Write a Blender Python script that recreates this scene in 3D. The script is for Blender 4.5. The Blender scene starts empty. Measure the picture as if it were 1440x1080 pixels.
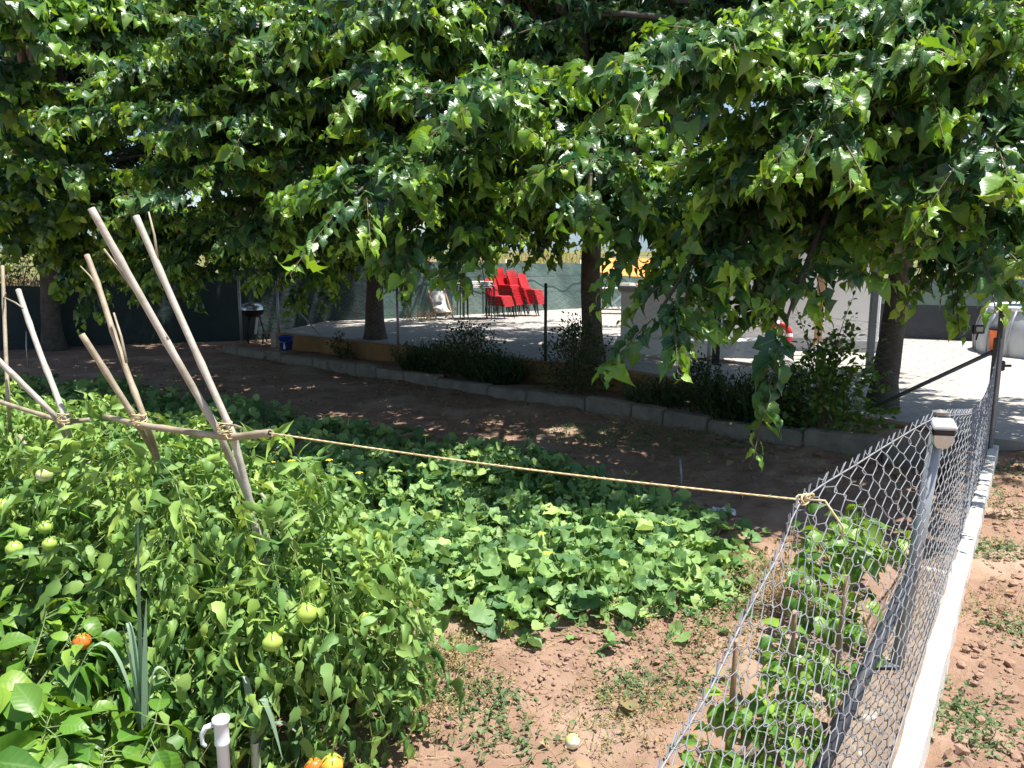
import bpy, math, random
import numpy as np
from mathutils import Vector, Matrix
R = math.radians
rng = np.random.default_rng(7)
random.seed(7)
SC = bpy.context.scene
COL = SC.collection

# ---------------------------------------------------------------- camera
CAM_H, PITCH, F = 1.7, 9.2, 1080.0
cam = bpy.data.cameras.new('camera'); co = bpy.data.objects.new('camera', cam); COL.objects.link(co)
co.location = (0, 0, CAM_H); co.rotation_euler = (R(90 - PITCH), 0, 0)
cam.sensor_fit = 'HORIZONTAL'; cam.sensor_width = 36; cam.lens = 36 * F / 1440
cam.clip_start = 0.05; cam.clip_end = 3000
SC.camera = co
# ---------------------------------------------------------------- sky, sun, exposure
SUN_FROM = Vector((0.28, -0.06, 0.95)).normalized()
w = bpy.data.worlds.new('World'); SC.world = w; w.use_nodes = True
nt = w.node_tree; nt.nodes.clear()
so = nt.nodes.new('ShaderNodeOutputWorld'); sb = nt.nodes.new('ShaderNodeBackground'); sk = nt.nodes.new('ShaderNodeTexSky')
sk.sky_type = 'NISHITA'; sk.sun_disc = False
sk.sun_elevation = math.asin(SUN_FROM.z); sk.sun_rotation = math.atan2(SUN_FROM.x, SUN_FROM.y)
sb.inputs['Strength'].default_value = 0.092
nt.links.new(sk.outputs[0], sb.inputs[0]); nt.links.new(sb.outputs[0], so.inputs[0])
sl = bpy.data.lights.new('sun', 'SUN'); sl.energy = 5.0; sl.angle = R(0.5); sl.color = (1, 0.965, 0.905)
sun = bpy.data.objects.new('sun', sl); COL.objects.link(sun)
sun.rotation_euler = (-SUN_FROM).to_track_quat('-Z', 'Y').to_euler()
SC.view_settings.view_transform = 'Standard'; SC.view_settings.look = 'None'
SC.view_settings.exposure = 1.0; SC.view_settings.gamma = 1
SC.render.engine = 'CYCLES'
SC.cycles.max_bounces = 6; SC.cycles.diffuse_bounces = 3; SC.cycles.glossy_bounces = 2
SC.cycles.transmission_bounces = 4; SC.cycles.transparent_max_bounces = 8
SC.cycles.use_denoising = True

# ---------------------------------------------------------------- pixel -> point
CP, SP = math.cos(R(PITCH)), math.sin(R(PITCH))
def ray(px, py):
    u, v = (px - 720) / F, (540 - py) / F
    return Vector((u, CP + v * SP, -SP + v * CP))
def at(px, py, t):
    return Vector((0, 0, CAM_H)) + ray(px, py) * t
def atz(px, py, z):
    d = ray(px, py); return at(px, py, (z - CAM_H) / d.z)

# ---------------------------------------------------------------- materials
def mat(name, c1, c2=None, scale=8, rough=0.7, bump=0.0, bscale=None, metallic=0, spec=0.4, c3=None, s3=2.0, t3=(0.5, 0.7)):
    m = bpy.data.materials.new(name); m.use_nodes = True
    n = m.node_tree.nodes; L = m.node_tree.links; p = n['Principled BSDF']
    p.inputs['Roughness'].default_value = rough; p.inputs['Metallic'].default_value = metallic
    p.inputs['Specular IOR Level'].default_value = spec
    tc = n.new('ShaderNodeTexCoord'); co_ = tc.outputs['Object']
    no = n.new('ShaderNodeTexNoise'); no.inputs['Scale'].default_value = scale; no.inputs['Detail'].default_value = 8
    no.inputs['Roughness'].default_value = 0.65
    L.new(co_, no.inputs['Vector'])
    rp = n.new('ShaderNodeValToRGB'); rp.color_ramp.elements[0].position = 0.3; rp.color_ramp.elements[1].position = 0.7
    rp.color_ramp.elements[0].color = (*c1, 1); rp.color_ramp.elements[1].color = (*(c2 or [x * 1.25 for x in c1]), 1)
    L.new(no.outputs['Fac'], rp.inputs[0]); out = rp.outputs[0]
    if c3:
        n3 = n.new('ShaderNodeTexNoise'); n3.inputs['Scale'].default_value = s3; n3.inputs['Detail'].default_value = 6
        L.new(co_, n3.inputs['Vector'])
        mr = n.new('ShaderNodeMapRange'); mr.inputs[1].default_value, mr.inputs[2].default_value = t3
        L.new(n3.outputs['Fac'], mr.inputs[0])
        mx = n.new('ShaderNodeMix'); mx.data_type = 'RGBA'
        L.new(mr.outputs[0], mx.inputs[0]); L.new(out, mx.inputs[6]); mx.inputs[7].default_value = (*c3, 1); out = mx.outputs[2]
    L.new(out, p.inputs['Base Color'])
    if bump:
        b = n.new('ShaderNodeBump'); b.inputs['Strength'].default_value = 1; b.inputs['Distance'].default_value = bump
        nb = n.new('ShaderNodeTexNoise'); nb.inputs['Scale'].default_value = bscale or scale * 3; nb.inputs['Detail'].default_value = 9
        nb.inputs['Roughness'].default_value = 0.7
        L.new(co_, nb.inputs['Vector']); L.new(nb.outputs['Fac'], b.inputs['Height']); L.new(b.outputs[0], p.inputs['Normal'])
    return m

def leafmat(name, young, old, rough=0.38, spec=0.5, trans=0.35, tcol=None, veins=True, vein=(0.16, 0.25, 0.07), bump=0.0008):
    """leaf: colour by the age attribute (in tree crowns also painted sun and shade), a pale midrib, light passing through"""
    m = bpy.data.materials.new(name); m.use_nodes = True
    n = m.node_tree.nodes; L = m.node_tree.links; p = n['Principled BSDF']; out = n['Material Output']
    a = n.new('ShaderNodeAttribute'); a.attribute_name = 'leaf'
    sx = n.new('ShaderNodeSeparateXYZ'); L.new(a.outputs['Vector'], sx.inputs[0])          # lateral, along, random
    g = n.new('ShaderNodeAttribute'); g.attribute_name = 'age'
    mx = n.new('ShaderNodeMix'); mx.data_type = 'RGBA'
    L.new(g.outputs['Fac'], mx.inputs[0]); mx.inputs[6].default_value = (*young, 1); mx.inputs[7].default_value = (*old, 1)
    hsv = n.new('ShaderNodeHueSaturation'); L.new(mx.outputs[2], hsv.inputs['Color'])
    mr = n.new('ShaderNodeMapRange'); L.new(sx.outputs[2], mr.inputs[0]); mr.inputs[3].default_value = 0.7; mr.inputs[4].default_value = 1.3
    L.new(mr.outputs[0], hsv.inputs['Value'])
    mh = n.new('ShaderNodeMapRange'); L.new(sx.outputs[2], mh.inputs[0]); mh.inputs[3].default_value = 0.52; mh.inputs[4].default_value = 0.475
    L.new(mh.outputs[0], hsv.inputs['Hue'])
    base = hsv.outputs[0]
    if veins:
        ab = n.new('ShaderNodeMath'); ab.operation = 'ABSOLUTE'; L.new(sx.outputs[0], ab.inputs[0])
        k = n.new('ShaderNodeMath'); k.operation = 'MULTIPLY_ADD'; L.new(ab.outputs[0], k.inputs[0]); k.inputs[1].default_value = -0.8; L.new(sx.outputs[1], k.inputs[2])
        k2 = n.new('ShaderNodeMath'); k2.operation = 'MULTIPLY'; L.new(k.outputs[0], k2.inputs[0]); k2.inputs[1].default_value = 46
        sn = n.new('ShaderNodeMath'); sn.operation = 'SINE'; L.new(k2.outputs[0], sn.inputs[0])
        side = n.new('ShaderNodeMapRange'); L.new(sn.outputs[0], side.inputs[0]); side.inputs[1].default_value = 0.8; side.inputs[2].default_value = 1.0; side.inputs[4].default_value = 0.16
        mid = n.new('ShaderNodeMapRange'); L.new(ab.outputs[0], mid.inputs[0]); mid.inputs[1].default_value = 0.03; mid.inputs[2].default_value = 0.0
        mid.inputs[3].default_value = 0; mid.inputs[4].default_value = 0.8
        mm = n.new('ShaderNodeMath'); mm.operation = 'MAXIMUM'; L.new(side.outputs[0], mm.inputs[0]); L.new(mid.outputs[0], mm.inputs[1])
        vm = n.new('ShaderNodeMix'); vm.data_type = 'RGBA'; L.new(mm.outputs[0], vm.inputs[0]); L.new(base, vm.inputs[6]); vm.inputs[7].default_value = (*vein, 1)
        base = vm.outputs[2]
        b = n.new('ShaderNodeBump'); b.inputs['Distance'].default_value = bump; b.inputs['Strength'].default_value = 0.4; b.invert = True
        L.new(sn.outputs[0], b.inputs['Height']); L.new(b.outputs[0], p.inputs['Normal'])
    L.new(base, p.inputs['Base Color'])
    p.inputs['Roughness'].default_value = rough; p.inputs['Specular IOR Level'].default_value = spec
    t = n.new('ShaderNodeBsdfTranslucent')
    h2 = n.new('ShaderNodeHueSaturation'); L.new(base, h2.inputs['Color']); h2.inputs['Hue'].default_value = 0.482; h2.inputs['Value'].default_value = 1.7; h2.inputs['Saturation'].default_value = 1.1
    L.new(h2.outputs[0], t.inputs['Color'])
    ms = n.new('ShaderNodeMixShader'); ms.inputs[0].default_value = trans
    L.new(p.outputs[0], ms.inputs[1]); L.new(t.outputs[0], ms.inputs[2]); L.new(ms.outputs[0], out.inputs['Surface'])
    return m

M = {}
M['soil'] = mat('soil', (0.235, 0.142, 0.096), (0.355, 0.236, 0.168), 5, 0.95, 0.02, 26, spec=0.1, c3=(0.46, 0.34, 0.25), s3=1.1, t3=(0.5, 0.72))
M['clod'] = mat('clod', (0.25, 0.155, 0.108), (0.37, 0.25, 0.182), 14, 0.95, 0.006, 60, spec=0.1)
M['terrace'] = mat('terrace', (0.33, 0.305, 0.27), (0.44, 0.405, 0.36), 3, 0.85, 0.004, 60, spec=0.2, c3=(0.36, 0.32, 0.28), s3=0.7, t3=(0.55, 0.75))
M['kerbstone'] = mat('kerbstone', (0.19, 0.165, 0.135), (0.34, 0.295, 0.24), 6, 0.9, 0.03, 14, spec=0.2)
M['ochre'] = mat('ochre', (0.24, 0.135, 0.055), (0.36, 0.215, 0.09), 4, 0.85, 0.006, 20, spec=0.2, c3=(0.22, 0.15, 0.09), s3=1.5, t3=(0.5, 0.75))
M['concrete'] = mat('concrete', (0.17, 0.12, 0.085), (0.32, 0.25, 0.19), 12, 0.9, 0.012, 40, spec=0.2, c3=(0.52, 0.48, 0.42), s3=7, t3=(0.62, 0.7))
M['whitewash'] = mat('whitewash', (0.58, 0.55, 0.51), (0.68, 0.66, 0.62), 9, 0.8, 0.004, 40, spec=0.2, c3=(0.40, 0.29, 0.21), s3=7, t3=(0.54, 0.78))
M['whitewall'] = mat('whitewall', (0.68, 0.68, 0.67), (0.76, 0.76, 0.75), 3, 0.8, 0.002, 60, spec=0.2, c3=(0.58, 0.56, 0.53), s3=1.5, t3=(0.55, 0.85))
M['cane'] = mat('cane', (0.26, 0.21, 0.14), (0.44, 0.38, 0.28), 9, 0.55, 0.002, 60, spec=0.3, c3=(0.15, 0.11, 0.07), s3=8, t3=(0.5, 0.72))
M['canepale'] = mat('canepale', (0.34, 0.31, 0.26), (0.50, 0.47, 0.41), 8, 0.5, 0.002, 60, spec=0.3, c3=(0.20, 0.155, 0.10), s3=7, t3=(0.52, 0.74))
M['twine'] = mat('twine', (0.52, 0.41, 0.22), (0.68, 0.56, 0.33), 60, 0.9, 0.001, 200, spec=0.1)
M['wire'] = mat('wire', (0.16, 0.172, 0.19), (0.30, 0.31, 0.33), 25, 0.6, metallic=0.1, c3=(.24,.2,.16), s3=6, t3=(.6,.75), spec=0.5)
M['charcoal'] = mat('charcoal', (0.022, 0.026, 0.034), (0.05, 0.055, 0.065), 14, 0.6, c3=(.10, .085, .07), s3=9, t3=(.6, .75))
M['darkpost'] = mat('darkpost', (0.09, 0.10, 0.115), (0.16, 0.17, 0.19), 10, 0.55, metallic=0.3)
M['greypost'] = mat('greypost', (0.26, 0.28, 0.29), (0.36, 0.38, 0.39), 14, 0.5, metallic=0.5, c3=(0.22, 0.2, 0.18), s3=7, t3=(0.6, 0.8))
M['greenpost'] = mat('greenpost', (0.03, 0.05, 0.04), (0.06, 0.08, 0.065), 10, 0.5)
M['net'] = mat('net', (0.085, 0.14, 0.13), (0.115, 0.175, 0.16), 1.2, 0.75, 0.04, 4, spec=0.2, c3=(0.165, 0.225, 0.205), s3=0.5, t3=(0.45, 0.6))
M['darknet'] = mat('darknet', (0.025, 0.042, 0.044), (0.042, 0.064, 0.063), 1.2, 0.8, 0.04, 4, spec=0.2)  # left run's shade put into a darker net colour; seams use it too
M['shadednet'] = mat('shadednet', (0.045, 0.05, 0.058), (0.07, 0.075, 0.085), 1.2, 0.8, 0.02, 3, spec=0.2)  # shade on the lower part of a green net, painted as near black
M['bark'] = mat('bark', (0.060, 0.053, 0.045), (0.135, 0.122, 0.105), 9, 0.9, 0.02, 16, spec=0.15)
M['twig'] = mat('twig', (0.10, 0.075, 0.045), (0.18, 0.15, 0.08), 9, 0.8, spec=0.2)
M['black'] = mat('black', (0.012, 0.012, 0.014), (0.025, 0.025, 0.028), 12, 0.45)
M['steel'] = mat('steel', (0.5, 0.5, 0.5), (0.62, 0.62, 0.62), 12, 0.25, metallic=0.9)
M['red'] = mat('red', (0.44, 0.014, 0.022), (0.54, 0.03, 0.035), 4, 0.4, spec=0.4)
M['tabletop'] = mat('tabletop', (0.55, 0.53, 0.49), (0.68, 0.66, 0.62), 5, 0.5)
M['blueplastic'] = mat('blueplastic', (0.015, 0.06, 0.36), (0.03, 0.09, 0.45), 6, 0.35)
M['palepaint'] = mat('palepaint', (0.50, 0.62, 0.68), (0.6, 0.72, 0.76), 6, 0.5)
M['orange'] = mat('orange', (0.62, 0.23, 0.035), (0.74, 0.31, 0.06), 3, 0.7, 0.01, 3)
M['orangeplastic'] = mat('orangeplastic', (0.68, 0.12, 0.02), (0.75, 0.16, 0.03), 3, 0.45)
M['wood'] = mat('wood', (0.24, 0.15, 0.08), (0.36, 0.24, 0.14), 10, 0.75, 0.003, 30)
M['brownwood'] = mat('brownwood', (0.33, 0.20, 0.11), (0.45, 0.29, 0.17), 8, 0.75, 0.003, 30)
M['poolgrey'] = mat('poolgrey', (0.44, 0.47, 0.50), (0.54, 0.56, 0.58), 5, 0.45, c3=(0.38, 0.4, 0.42), s3=2, t3=(0.5, 0.7))
M['pvc'] = mat('pvc', (0.70, 0.72, 0.76), (0.78, 0.80, 0.83), 10, 0.35)
M['beigeplastic'] = mat('beigeplastic', (0.60, 0.55, 0.45), (0.68, 0.63, 0.52), 10, 0.5)
M['greyplastic'] = mat('greyplastic', (0.30, 0.31, 0.32), (0.38, 0.39, 0.40), 10, 0.4)
M['canvas'] = mat('canvas', (0.60, 0.60, 0.58), (0.70, 0.70, 0.67), 7, 0.8)
M['print'] = mat('print', (0.16, 0.17, 0.19), (0.24, 0.25, 0.27), 30, 0.8)
M['tomatogreen'] = mat('tomatogreen', (0.30, 0.44, 0.07), (0.42, 0.55, 0.11), 12, 0.22, spec=0.5)
M['tomatored'] = mat('tomatored', (0.62, 0.10, 0.02), (0.68, 0.22, 0.03), 14, 0.22, spec=0.5)
M['tomatoyellow'] = mat('tomatoyellow', (0.70, 0.33, 0.04), (0.72, 0.46, 0.07), 12, 0.22, spec=0.5)
M['tomatopale'] = mat('tomatopale', (0.45, 0.50, 0.16), (0.56, 0.58, 0.25), 10, 0.3, c3=(0.8, 0.76, 0.68), s3=14, t3=(0.5, 0.6))
M['straw'] = mat('straw', (0.34, 0.25, 0.13), (0.52, 0.41, 0.24), 20, 0.9, spec=0.15)
M['deadleaf'] = mat('deadleaf', (0.33, 0.22, 0.12), (0.58, 0.46, 0.30), 20, 0.8, spec=0.2)
M['hill'] = mat('hill', (0.11, 0.15, 0.17), (0.15, 0.19, 0.21), 0.02, 1)
M['flower'] = mat('flower', (0.78, 0.60, 0.03), (0.82, 0.66, 0.05), 10, 0.6)
M['paleplastic'] = mat('paleplastic', (0.6, 0.63, 0.66), (0.75, 0.78, 0.8), 20, 0.35)
M['pepper'] = mat('pepper', (0.10, 0.24, 0.03), (0.16, 0.32, 0.04), 10, 0.25)
M['mulberry'] = leafmat('mulberry', (0.20, 0.38, 0.035), (0.028, 0.090, 0.040), 0.36, 0.5, 0.28)  # old tone darkened and cooled to carry the shade inside the crowns
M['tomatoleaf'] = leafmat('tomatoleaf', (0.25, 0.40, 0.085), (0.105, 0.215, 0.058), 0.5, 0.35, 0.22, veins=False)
M['pepperleaf'] = leafmat('pepperleaf', (0.17, 0.33, 0.03), (0.070, 0.17, 0.028), 0.42, 0.5, 0.25, vein=(0.15, 0.27, 0.07), bump=0.0004)
M['melonleaf'] = leafmat('melonleaf', (0.25, 0.40, 0.115), (0.105, 0.215, 0.080), 0.5, 0.3, 0.25, veins=False)
M['leekleaf'] = leafmat('leekleaf', (0.30, 0.42, 0.27), (0.20, 0.32, 0.21), 0.45, 0.4, 0.15, veins=False)
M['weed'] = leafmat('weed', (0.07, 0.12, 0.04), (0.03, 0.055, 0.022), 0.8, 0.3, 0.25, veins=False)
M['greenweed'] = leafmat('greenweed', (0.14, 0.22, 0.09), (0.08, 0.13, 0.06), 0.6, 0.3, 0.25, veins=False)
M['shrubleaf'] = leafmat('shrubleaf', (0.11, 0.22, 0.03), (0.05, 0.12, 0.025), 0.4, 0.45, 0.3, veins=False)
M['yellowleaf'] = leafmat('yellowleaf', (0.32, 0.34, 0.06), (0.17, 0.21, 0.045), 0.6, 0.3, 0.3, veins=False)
M['dryleaf'] = leafmat('dryleaf', (0.42, 0.31, 0.16), (0.26, 0.19, 0.10), 0.8, 0.2, 0.2, veins=False)

# ---------------------------------------------------------------- objects, tags
def tag(o, label=None, cat=None, group=None, kind=None):
    if label: o['label'] = label
    if cat: o['category'] = cat
    if group: o['group'] = group
    if kind: o['kind'] = kind
    return o
def empty(name, loc=(0, 0, 0), rz=0):
    o = bpy.data.objects.new(name, None); COL.objects.link(o); o.location = loc; o.rotation_euler.z = rz
    o.empty_display_size = 0.1
    return o
def thing(name, label, cat, loc=(0, 0, 0), rz=0, group=None):
    return tag(empty(name, loc, rz), label, cat, group)
KIDS = {}
def link(name, me, parent=None, loc=None):
    o = bpy.data.objects.new(name, me); COL.objects.link(o)
    if parent: o.parent = parent; KIDS.setdefault(parent.name, []).append(o)
    if loc is not None: o.location = loc
    return o
def copy_tree(o, parent=None):
    c = o.copy(); COL.objects.link(c)
    if parent: c.parent = parent; KIDS.setdefault(parent.name, []).append(c)
    for ch in list(KIDS.get(o.name, [])): copy_tree(ch, c)
    return c

class MB:
    """a mesh collector: boxes, tubes, lathes, one mesh when built"""
    def __init__(s): s.v = []; s.f = []; s.smooth = []
    def add(s, vs, fs, sm=False):
        o = len(s.v); s.v += [tuple(x) for x in vs]; s.f += [[i + o for i in f] for f in fs]; s.smooth += [sm] * len(fs); return s
    def box(s, c, d, rot=None, ch=0.0):
        x, y, z = d[0] / 2, d[1] / 2, d[2] / 2
        if ch <= 0:
            vs = [(-x, -y, -z), (x, -y, -z), (x, y, -z), (-x, y, -z), (-x, -y, z), (x, -y, z), (x, y, z), (-x, y, z)]
            fs = [(0, 3, 2, 1), (4, 5, 6, 7), (0, 1, 5, 4), (1, 2, 6, 5), (2, 3, 7, 6), (3, 0, 4, 7)]
        else:
            vs = []; 
            for zz, k in ((-z, ch), (-z + ch, 0), (z - ch, 0), (z, ch)):
                for sx, sy in ((-1, -1), (1, -1), (1, 1), (-1, 1)):
                    a, b = x - k, y - k
                    # two verts per corner
                    if (sx, sy) in ((-1, -1), (1, 1)): vs += [(sx * a, sy * (b - ch), zz), (sx * (a - ch), sy * b, zz)]
                    else: vs += [(sx * (a - ch), sy * b, zz), (sx * a, sy * (b - ch), zz)]
            fs = [tuple(range(7, -1, -1)), tuple(range(24, 32))]
            for l in range(3):
                for i in range(8): fs.append((l * 8 + i, l * 8 + (i + 1) % 8, l * 8 + 8 + (i + 1) % 8, l * 8 + 8 + i))
        Mx = rot if rot is not None else Matrix.Identity(3)
        c = Vector(c)
        return s.add([c + Mx @ Vector(p) for p in vs], fs)
    def tube(s, pts, rad, n=8, caps=True, sm=True):
        pts = [Vector(p) for p in pts]; k = len(pts)
        if not hasattr(rad, '__len__'): rad = [rad] * k
        up = None; rings = []
        for i in range(k):
            t = (pts[min(i + 1, k - 1)] - pts[max(i - 1, 0)]).normalized()
            if up is None:
                up = t.orthogonal().normalized()
            else:
                up = (up - t * up.dot(t)); up = up.normalized() if up.length > 1e-6 else t.orthogonal().normalized()
            b = t.cross(up)
            rings += [pts[i] + (up * math.cos(2 * math.pi * j / n) + b * math.sin(2 * math.pi * j / n)) * rad[i] for j in range(n)]
        fs = [(i * n + j, i * n + (j + 1) % n, (i + 1) * n + (j + 1) % n, (i + 1) * n + j) for i in range(k - 1) for j in range(n)]
        s.add(rings, fs, sm)
        if caps:
            o = len(s.v) - len(rings)
            s.f += [[o + j for j in range(n - 1, -1, -1)], [o + (k - 1) * n + j for j in range(n)]]; s.smooth += [False, False]
        return s
    def lathe(s, prof, c=(0, 0, 0), n=20, sm=True, rot=None):
        c = Vector(c); vs = []; Mx = rot if rot is not None else Matrix.Identity(3)
        for r, z in prof:
            vs += [c + Mx @ Vector((r * math.cos(2 * math.pi * j / n), r * math.sin(2 * math.pi * j / n), z)) for j in range(n)]
        fs = [(i * n + j, i * n + (j + 1) % n, (i + 1) * n + (j + 1) % n, (i + 1) * n + j) for i in range(len(prof) - 1) for j in range(n)]
        return s.add(vs, fs, sm)
    def build(s, name, m, parent=None, loc=None):
        me = bpy.data.meshes.new(name); me.from_pydata(s.v, [], s.f); me.materials.append(m)
        me.polygons.foreach_set('use_smooth', s.smooth); me.update()
        return link(name, me, parent, loc)

class Cloud:
    """many leaves / sticks in numpy arrays, one mesh when built"""
    def __init__(s): s.V = []; s.Q = []; s.T = []; s.L = []; s.A = []; s.qm = []; s.tm = []; s.n = 0
    def raw(s, V, Q, T, leaf, age, mi=0):
        V = V.reshape(-1, 3); s.V.append(V); s.L.append(leaf.reshape(-1, 3)); s.A.append(age.reshape(-1))
        if len(Q): s.Q.append(Q + s.n); s.qm.append(np.full(len(Q), mi))
        if len(T): s.T.append(T + s.n); s.tm.append(np.full(len(T), mi))
        s.n += len(V)
    def leaves(s, tpl, P, A, N, size, width=1.0, bend=0.3, fold=0.2, age=0.5, wave=0.0, mi=0):
        P = np.asarray(P, float); n = len(P)
        if n == 0: return
        A = A / np.linalg.norm(A, axis=1, keepdims=True)
        S = np.cross(A, N); S /= np.linalg.norm(S, axis=1, keepdims=True) + 1e-9; N = np.cross(S, A)
        sv, lat, quads, tris = tpl; k = len(sv)
        size = np.broadcast_to(size, n)[:, None]; width = np.broadcast_to(width, n)[:, None]
        bend = np.broadcast_to(bend, n)[:, None]; fold = np.broadcast_to(fold, n)[:, None]; age = np.broadcast_to(age, n)
        x = lat[None] * size * width
        th = bend * np.clip(sv, 0, None)[None]
        y = sv[None] * size * (1 - th * th / 2.2)
        z = size * (fold * np.abs(lat)[None] - 0.85 * th * np.clip(sv, 0, None)[None])
        if wave: z = z + size * wave * rng.normal(size=(n, k)) * np.minimum(1, np.abs(lat)[None] * 4 + 0.3)
        V = P[:, None] + y[..., None] * A[:, None] + x[..., None] * S[:, None] + z[..., None] * N[:, None]
        off = (np.arange(n) * k)[:, None, None]
        Q = (quads[None] + off).reshape(-1, 4) if len(quads) else np.zeros((0, 4), int)
        T = (tris[None] + off).reshape(-1, 3) if len(tris) else np.zeros((0, 3), int)
        leaf = np.empty((n, k, 3)); leaf[..., 0] = lat; leaf[..., 1] = sv; leaf[..., 2] = rng.random((n, 1))
        s.raw(V, Q, T, leaf, np.repeat(age, k), mi)
    def sticks(s, P0, P1, r0, r1=None, mi=1, age=0.5):
        P0 = np.asarray(P0, float); P1 = np.asarray(P1, float); n = len(P0)
        if n == 0: return
        D = P1 - P0; D /= np.linalg.norm(D, axis=1, keepdims=True) + 1e-9
        up = np.where(np.abs(D[:, 2:3]) > 0.9, [[1.0, 0, 0]], [[0, 0, 1.0]])
        a = np.cross(D, up); a /= np.linalg.norm(a, axis=1, keepdims=True); b = np.cross(D, a)
        r0 = np.broadcast_to(r0, n); r1 = r0 if r1 is None else np.broadcast_to(r1, n)
        V = np.empty((n, 6, 3))
        for j in range(3):
            c, q = math.cos(j * 2.0944), math.sin(j * 2.0944)
            V[:, j] = P0 + (a * c + b * q) * r0[:, None]; V[:, 3 + j] = P1 + (a * c + b * q) * r1[:, None]
        q = np.array([[0, 1, 4, 3], [1, 2, 5, 4], [2, 0, 3, 5]])
        Q = (q[None] + (np.arange(n) * 6)[:, None, None]).reshape(-1, 4)
        leaf = np.zeros((n, 6, 3)); leaf[..., 0] = 0.3; leaf[..., 2] = rng.random((n, 1))
        s.raw(V, Q, np.zeros((0, 3), int), leaf, np.full(n * 6, age), mi)
    def lumps(s, base, P, scale, mi=0):
        bv, bf = base; n = len(P); k = len(bv)
        th = rng.random(n) * 6.283; c, q = np.cos(th)[:, None], np.sin(th)[:, None]
        B = bv[None] * (1 + 0.25 * rng.normal(size=(n, k, 1))) * scale.reshape(n, 1, -1)
        V = np.empty((n, k, 3)); V[..., 0] = B[..., 0] * c - B[..., 1] * q; V[..., 1] = B[..., 0] * q + B[..., 1] * c; V[..., 2] = B[..., 2]
        V += P[:, None]
        T = (bf[None] + (np.arange(n) * k)[:, None, None]).reshape(-1, 3)
        s.raw(V, np.zeros((0, 4), int), T, np.zeros((n * k, 3)), np.full(n * k, 0.5), mi)
    def build(s, name, mats, parent=None, loc=None, smooth=True):
        V = np.concatenate(s.V); Q = np.concatenate(s.Q) if s.Q else np.zeros((0, 4), int); T = np.concatenate(s.T) if s.T else np.zeros((0, 3), int)
        me = bpy.data.meshes.new(name); me.vertices.add(len(V)); me.vertices.foreach_set('co', V.astype(np.float32).ravel())
        lv = np.concatenate([Q.ravel(), T.ravel()]).astype(np.int32); me.loops.add(len(lv)); me.loops.foreach_set('vertex_index', lv)
        ls = np.concatenate([np.arange(len(Q)) * 4, len(Q) * 4 + np.arange(len(T)) * 3]).astype(np.int32)
        me.polygons.add(len(ls)); me.polygons.foreach_set('loop_start', ls)
        me.polygons.foreach_set('use_smooth', np.full(len(ls), smooth))
        for m in mats: me.materials.append(m)
        if len(mats) > 1:
            mi = np.concatenate(([np.concatenate(s.qm)] if s.qm else []) + ([np.concatenate(s.tm)] if s.tm else [])).astype(np.int32)
            me.polygons.foreach_set('material_index', mi)
        a = me.attributes.new('leaf', 'FLOAT_VECTOR', 'POINT'); a.data.foreach_set('vector', np.concatenate(s.L).astype(np.float32).ravel())
        g = me.attributes.new('age', 'FLOAT', 'POINT'); g.data.foreach_set('value', np.concatenate(s.A).astype(np.float32))
        me.update(calc_edges=True)
        return link(name, me, parent, loc)

def template(rows):
    """rows of (along, halfwidth): a leaf from base point to tip, three verts per row"""
    s = [rows[0][0]]; lat = [0.0]
    for a, w_ in rows[1:-1]: s += [a - 0.05 * (w_ > 0), a, a - 0.05 * (w_ > 0)]; lat += [-w_, 0, w_]
    s.append(rows[-1][0]); lat.append(0.0)
    n = len(rows) - 2; t = [(0, 2, 1), (0, 3, 2)]; q = []
    for i in range(n - 1):
        o = 1 + i * 3; q += [(o, o + 1, o + 4, o + 3), (o + 1, o + 2, o + 5, o + 4)]
    o = 1 + (n - 1) * 3; e = o + 3; t += [(o, o + 1, e), (o + 1, o + 2, e)]
    return np.array(s), np.array(lat), np.array(q).reshape(-1, 4), np.array(t)
T_MUL = template([(0, 0), (-.03, .24), (.12, .39), (.22, .36), (.32, .40), (.44, .33), (.54, .32), (.68, .19), (.84, .07), (1, 0)])
T_LOBE = template([(0, 0), (-.04, .26), (.14, .40), (.24, .36), (.36, .20), (.50, .38), (.58, .30), (.72, .18), (.86, .08), (1, 0)])
T_MULS = template([(0, 0), (.02, .30), (.38, .40), (.74, .20), (1, 0)])
T_TOM = template([(0, 0), (.14, .20), (.36, .27), (.50, .17), (.66, .19), (.85, .07), (1, 0)])
T_PEP = template([(0, 0), (.12, .12), (.35, .25), (.62, .22), (.85, .09), (1, 0)])
T_BLADE = template([(0, 0), (.05, .035), (.5, .04), (1, 0)])
T_SMALL = template([(0, 0), (.3, .24), (.7, .2), (1, 0)])
def round_template(nr=18, lobes=5):
    """round lobed melon leaf with a notch at the stalk"""
    s = [0.0]; lat = [0.0]
    for k, r in enumerate((0.5, 1.0)):
        for j in range(nr):
            th = -math.pi + 2 * math.pi * (j + 0.5) / nr
            q = r * 0.5 * (1 + (0.10 * math.cos(lobes * th) + .02 * math.cos(13 * th) if k else 0)) * (1 - 0.5 * max(0, math.cos(th - math.pi)) ** 14 * k)
            s.append(q * math.cos(th) + 0.0); lat.append(q * math.sin(th))
    t = []; q4 = []
    for j in range(nr - 1):
        t.append((0, 1 + j, 1 + j + 1)); q4.append((1 + j, 1 + nr + j, 1 + nr + j + 1, 1 + j + 1))
    return np.array(s), np.array(lat), np.array(q4), np.array(t)
T_MEL = round_template()
T_MELS = round_template(10, 5)
def vary(n, lo, hi): return lo + (hi - lo) * rng.random(n)
def unit(v): return v / (np.linalg.norm(v, axis=-1, keepdims=True) + 1e-9)
def rdir(n, zs=1.0):
    d = rng.normal(size=(n, 3)); d[:, 2] *= zs; return unit(d)

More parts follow.
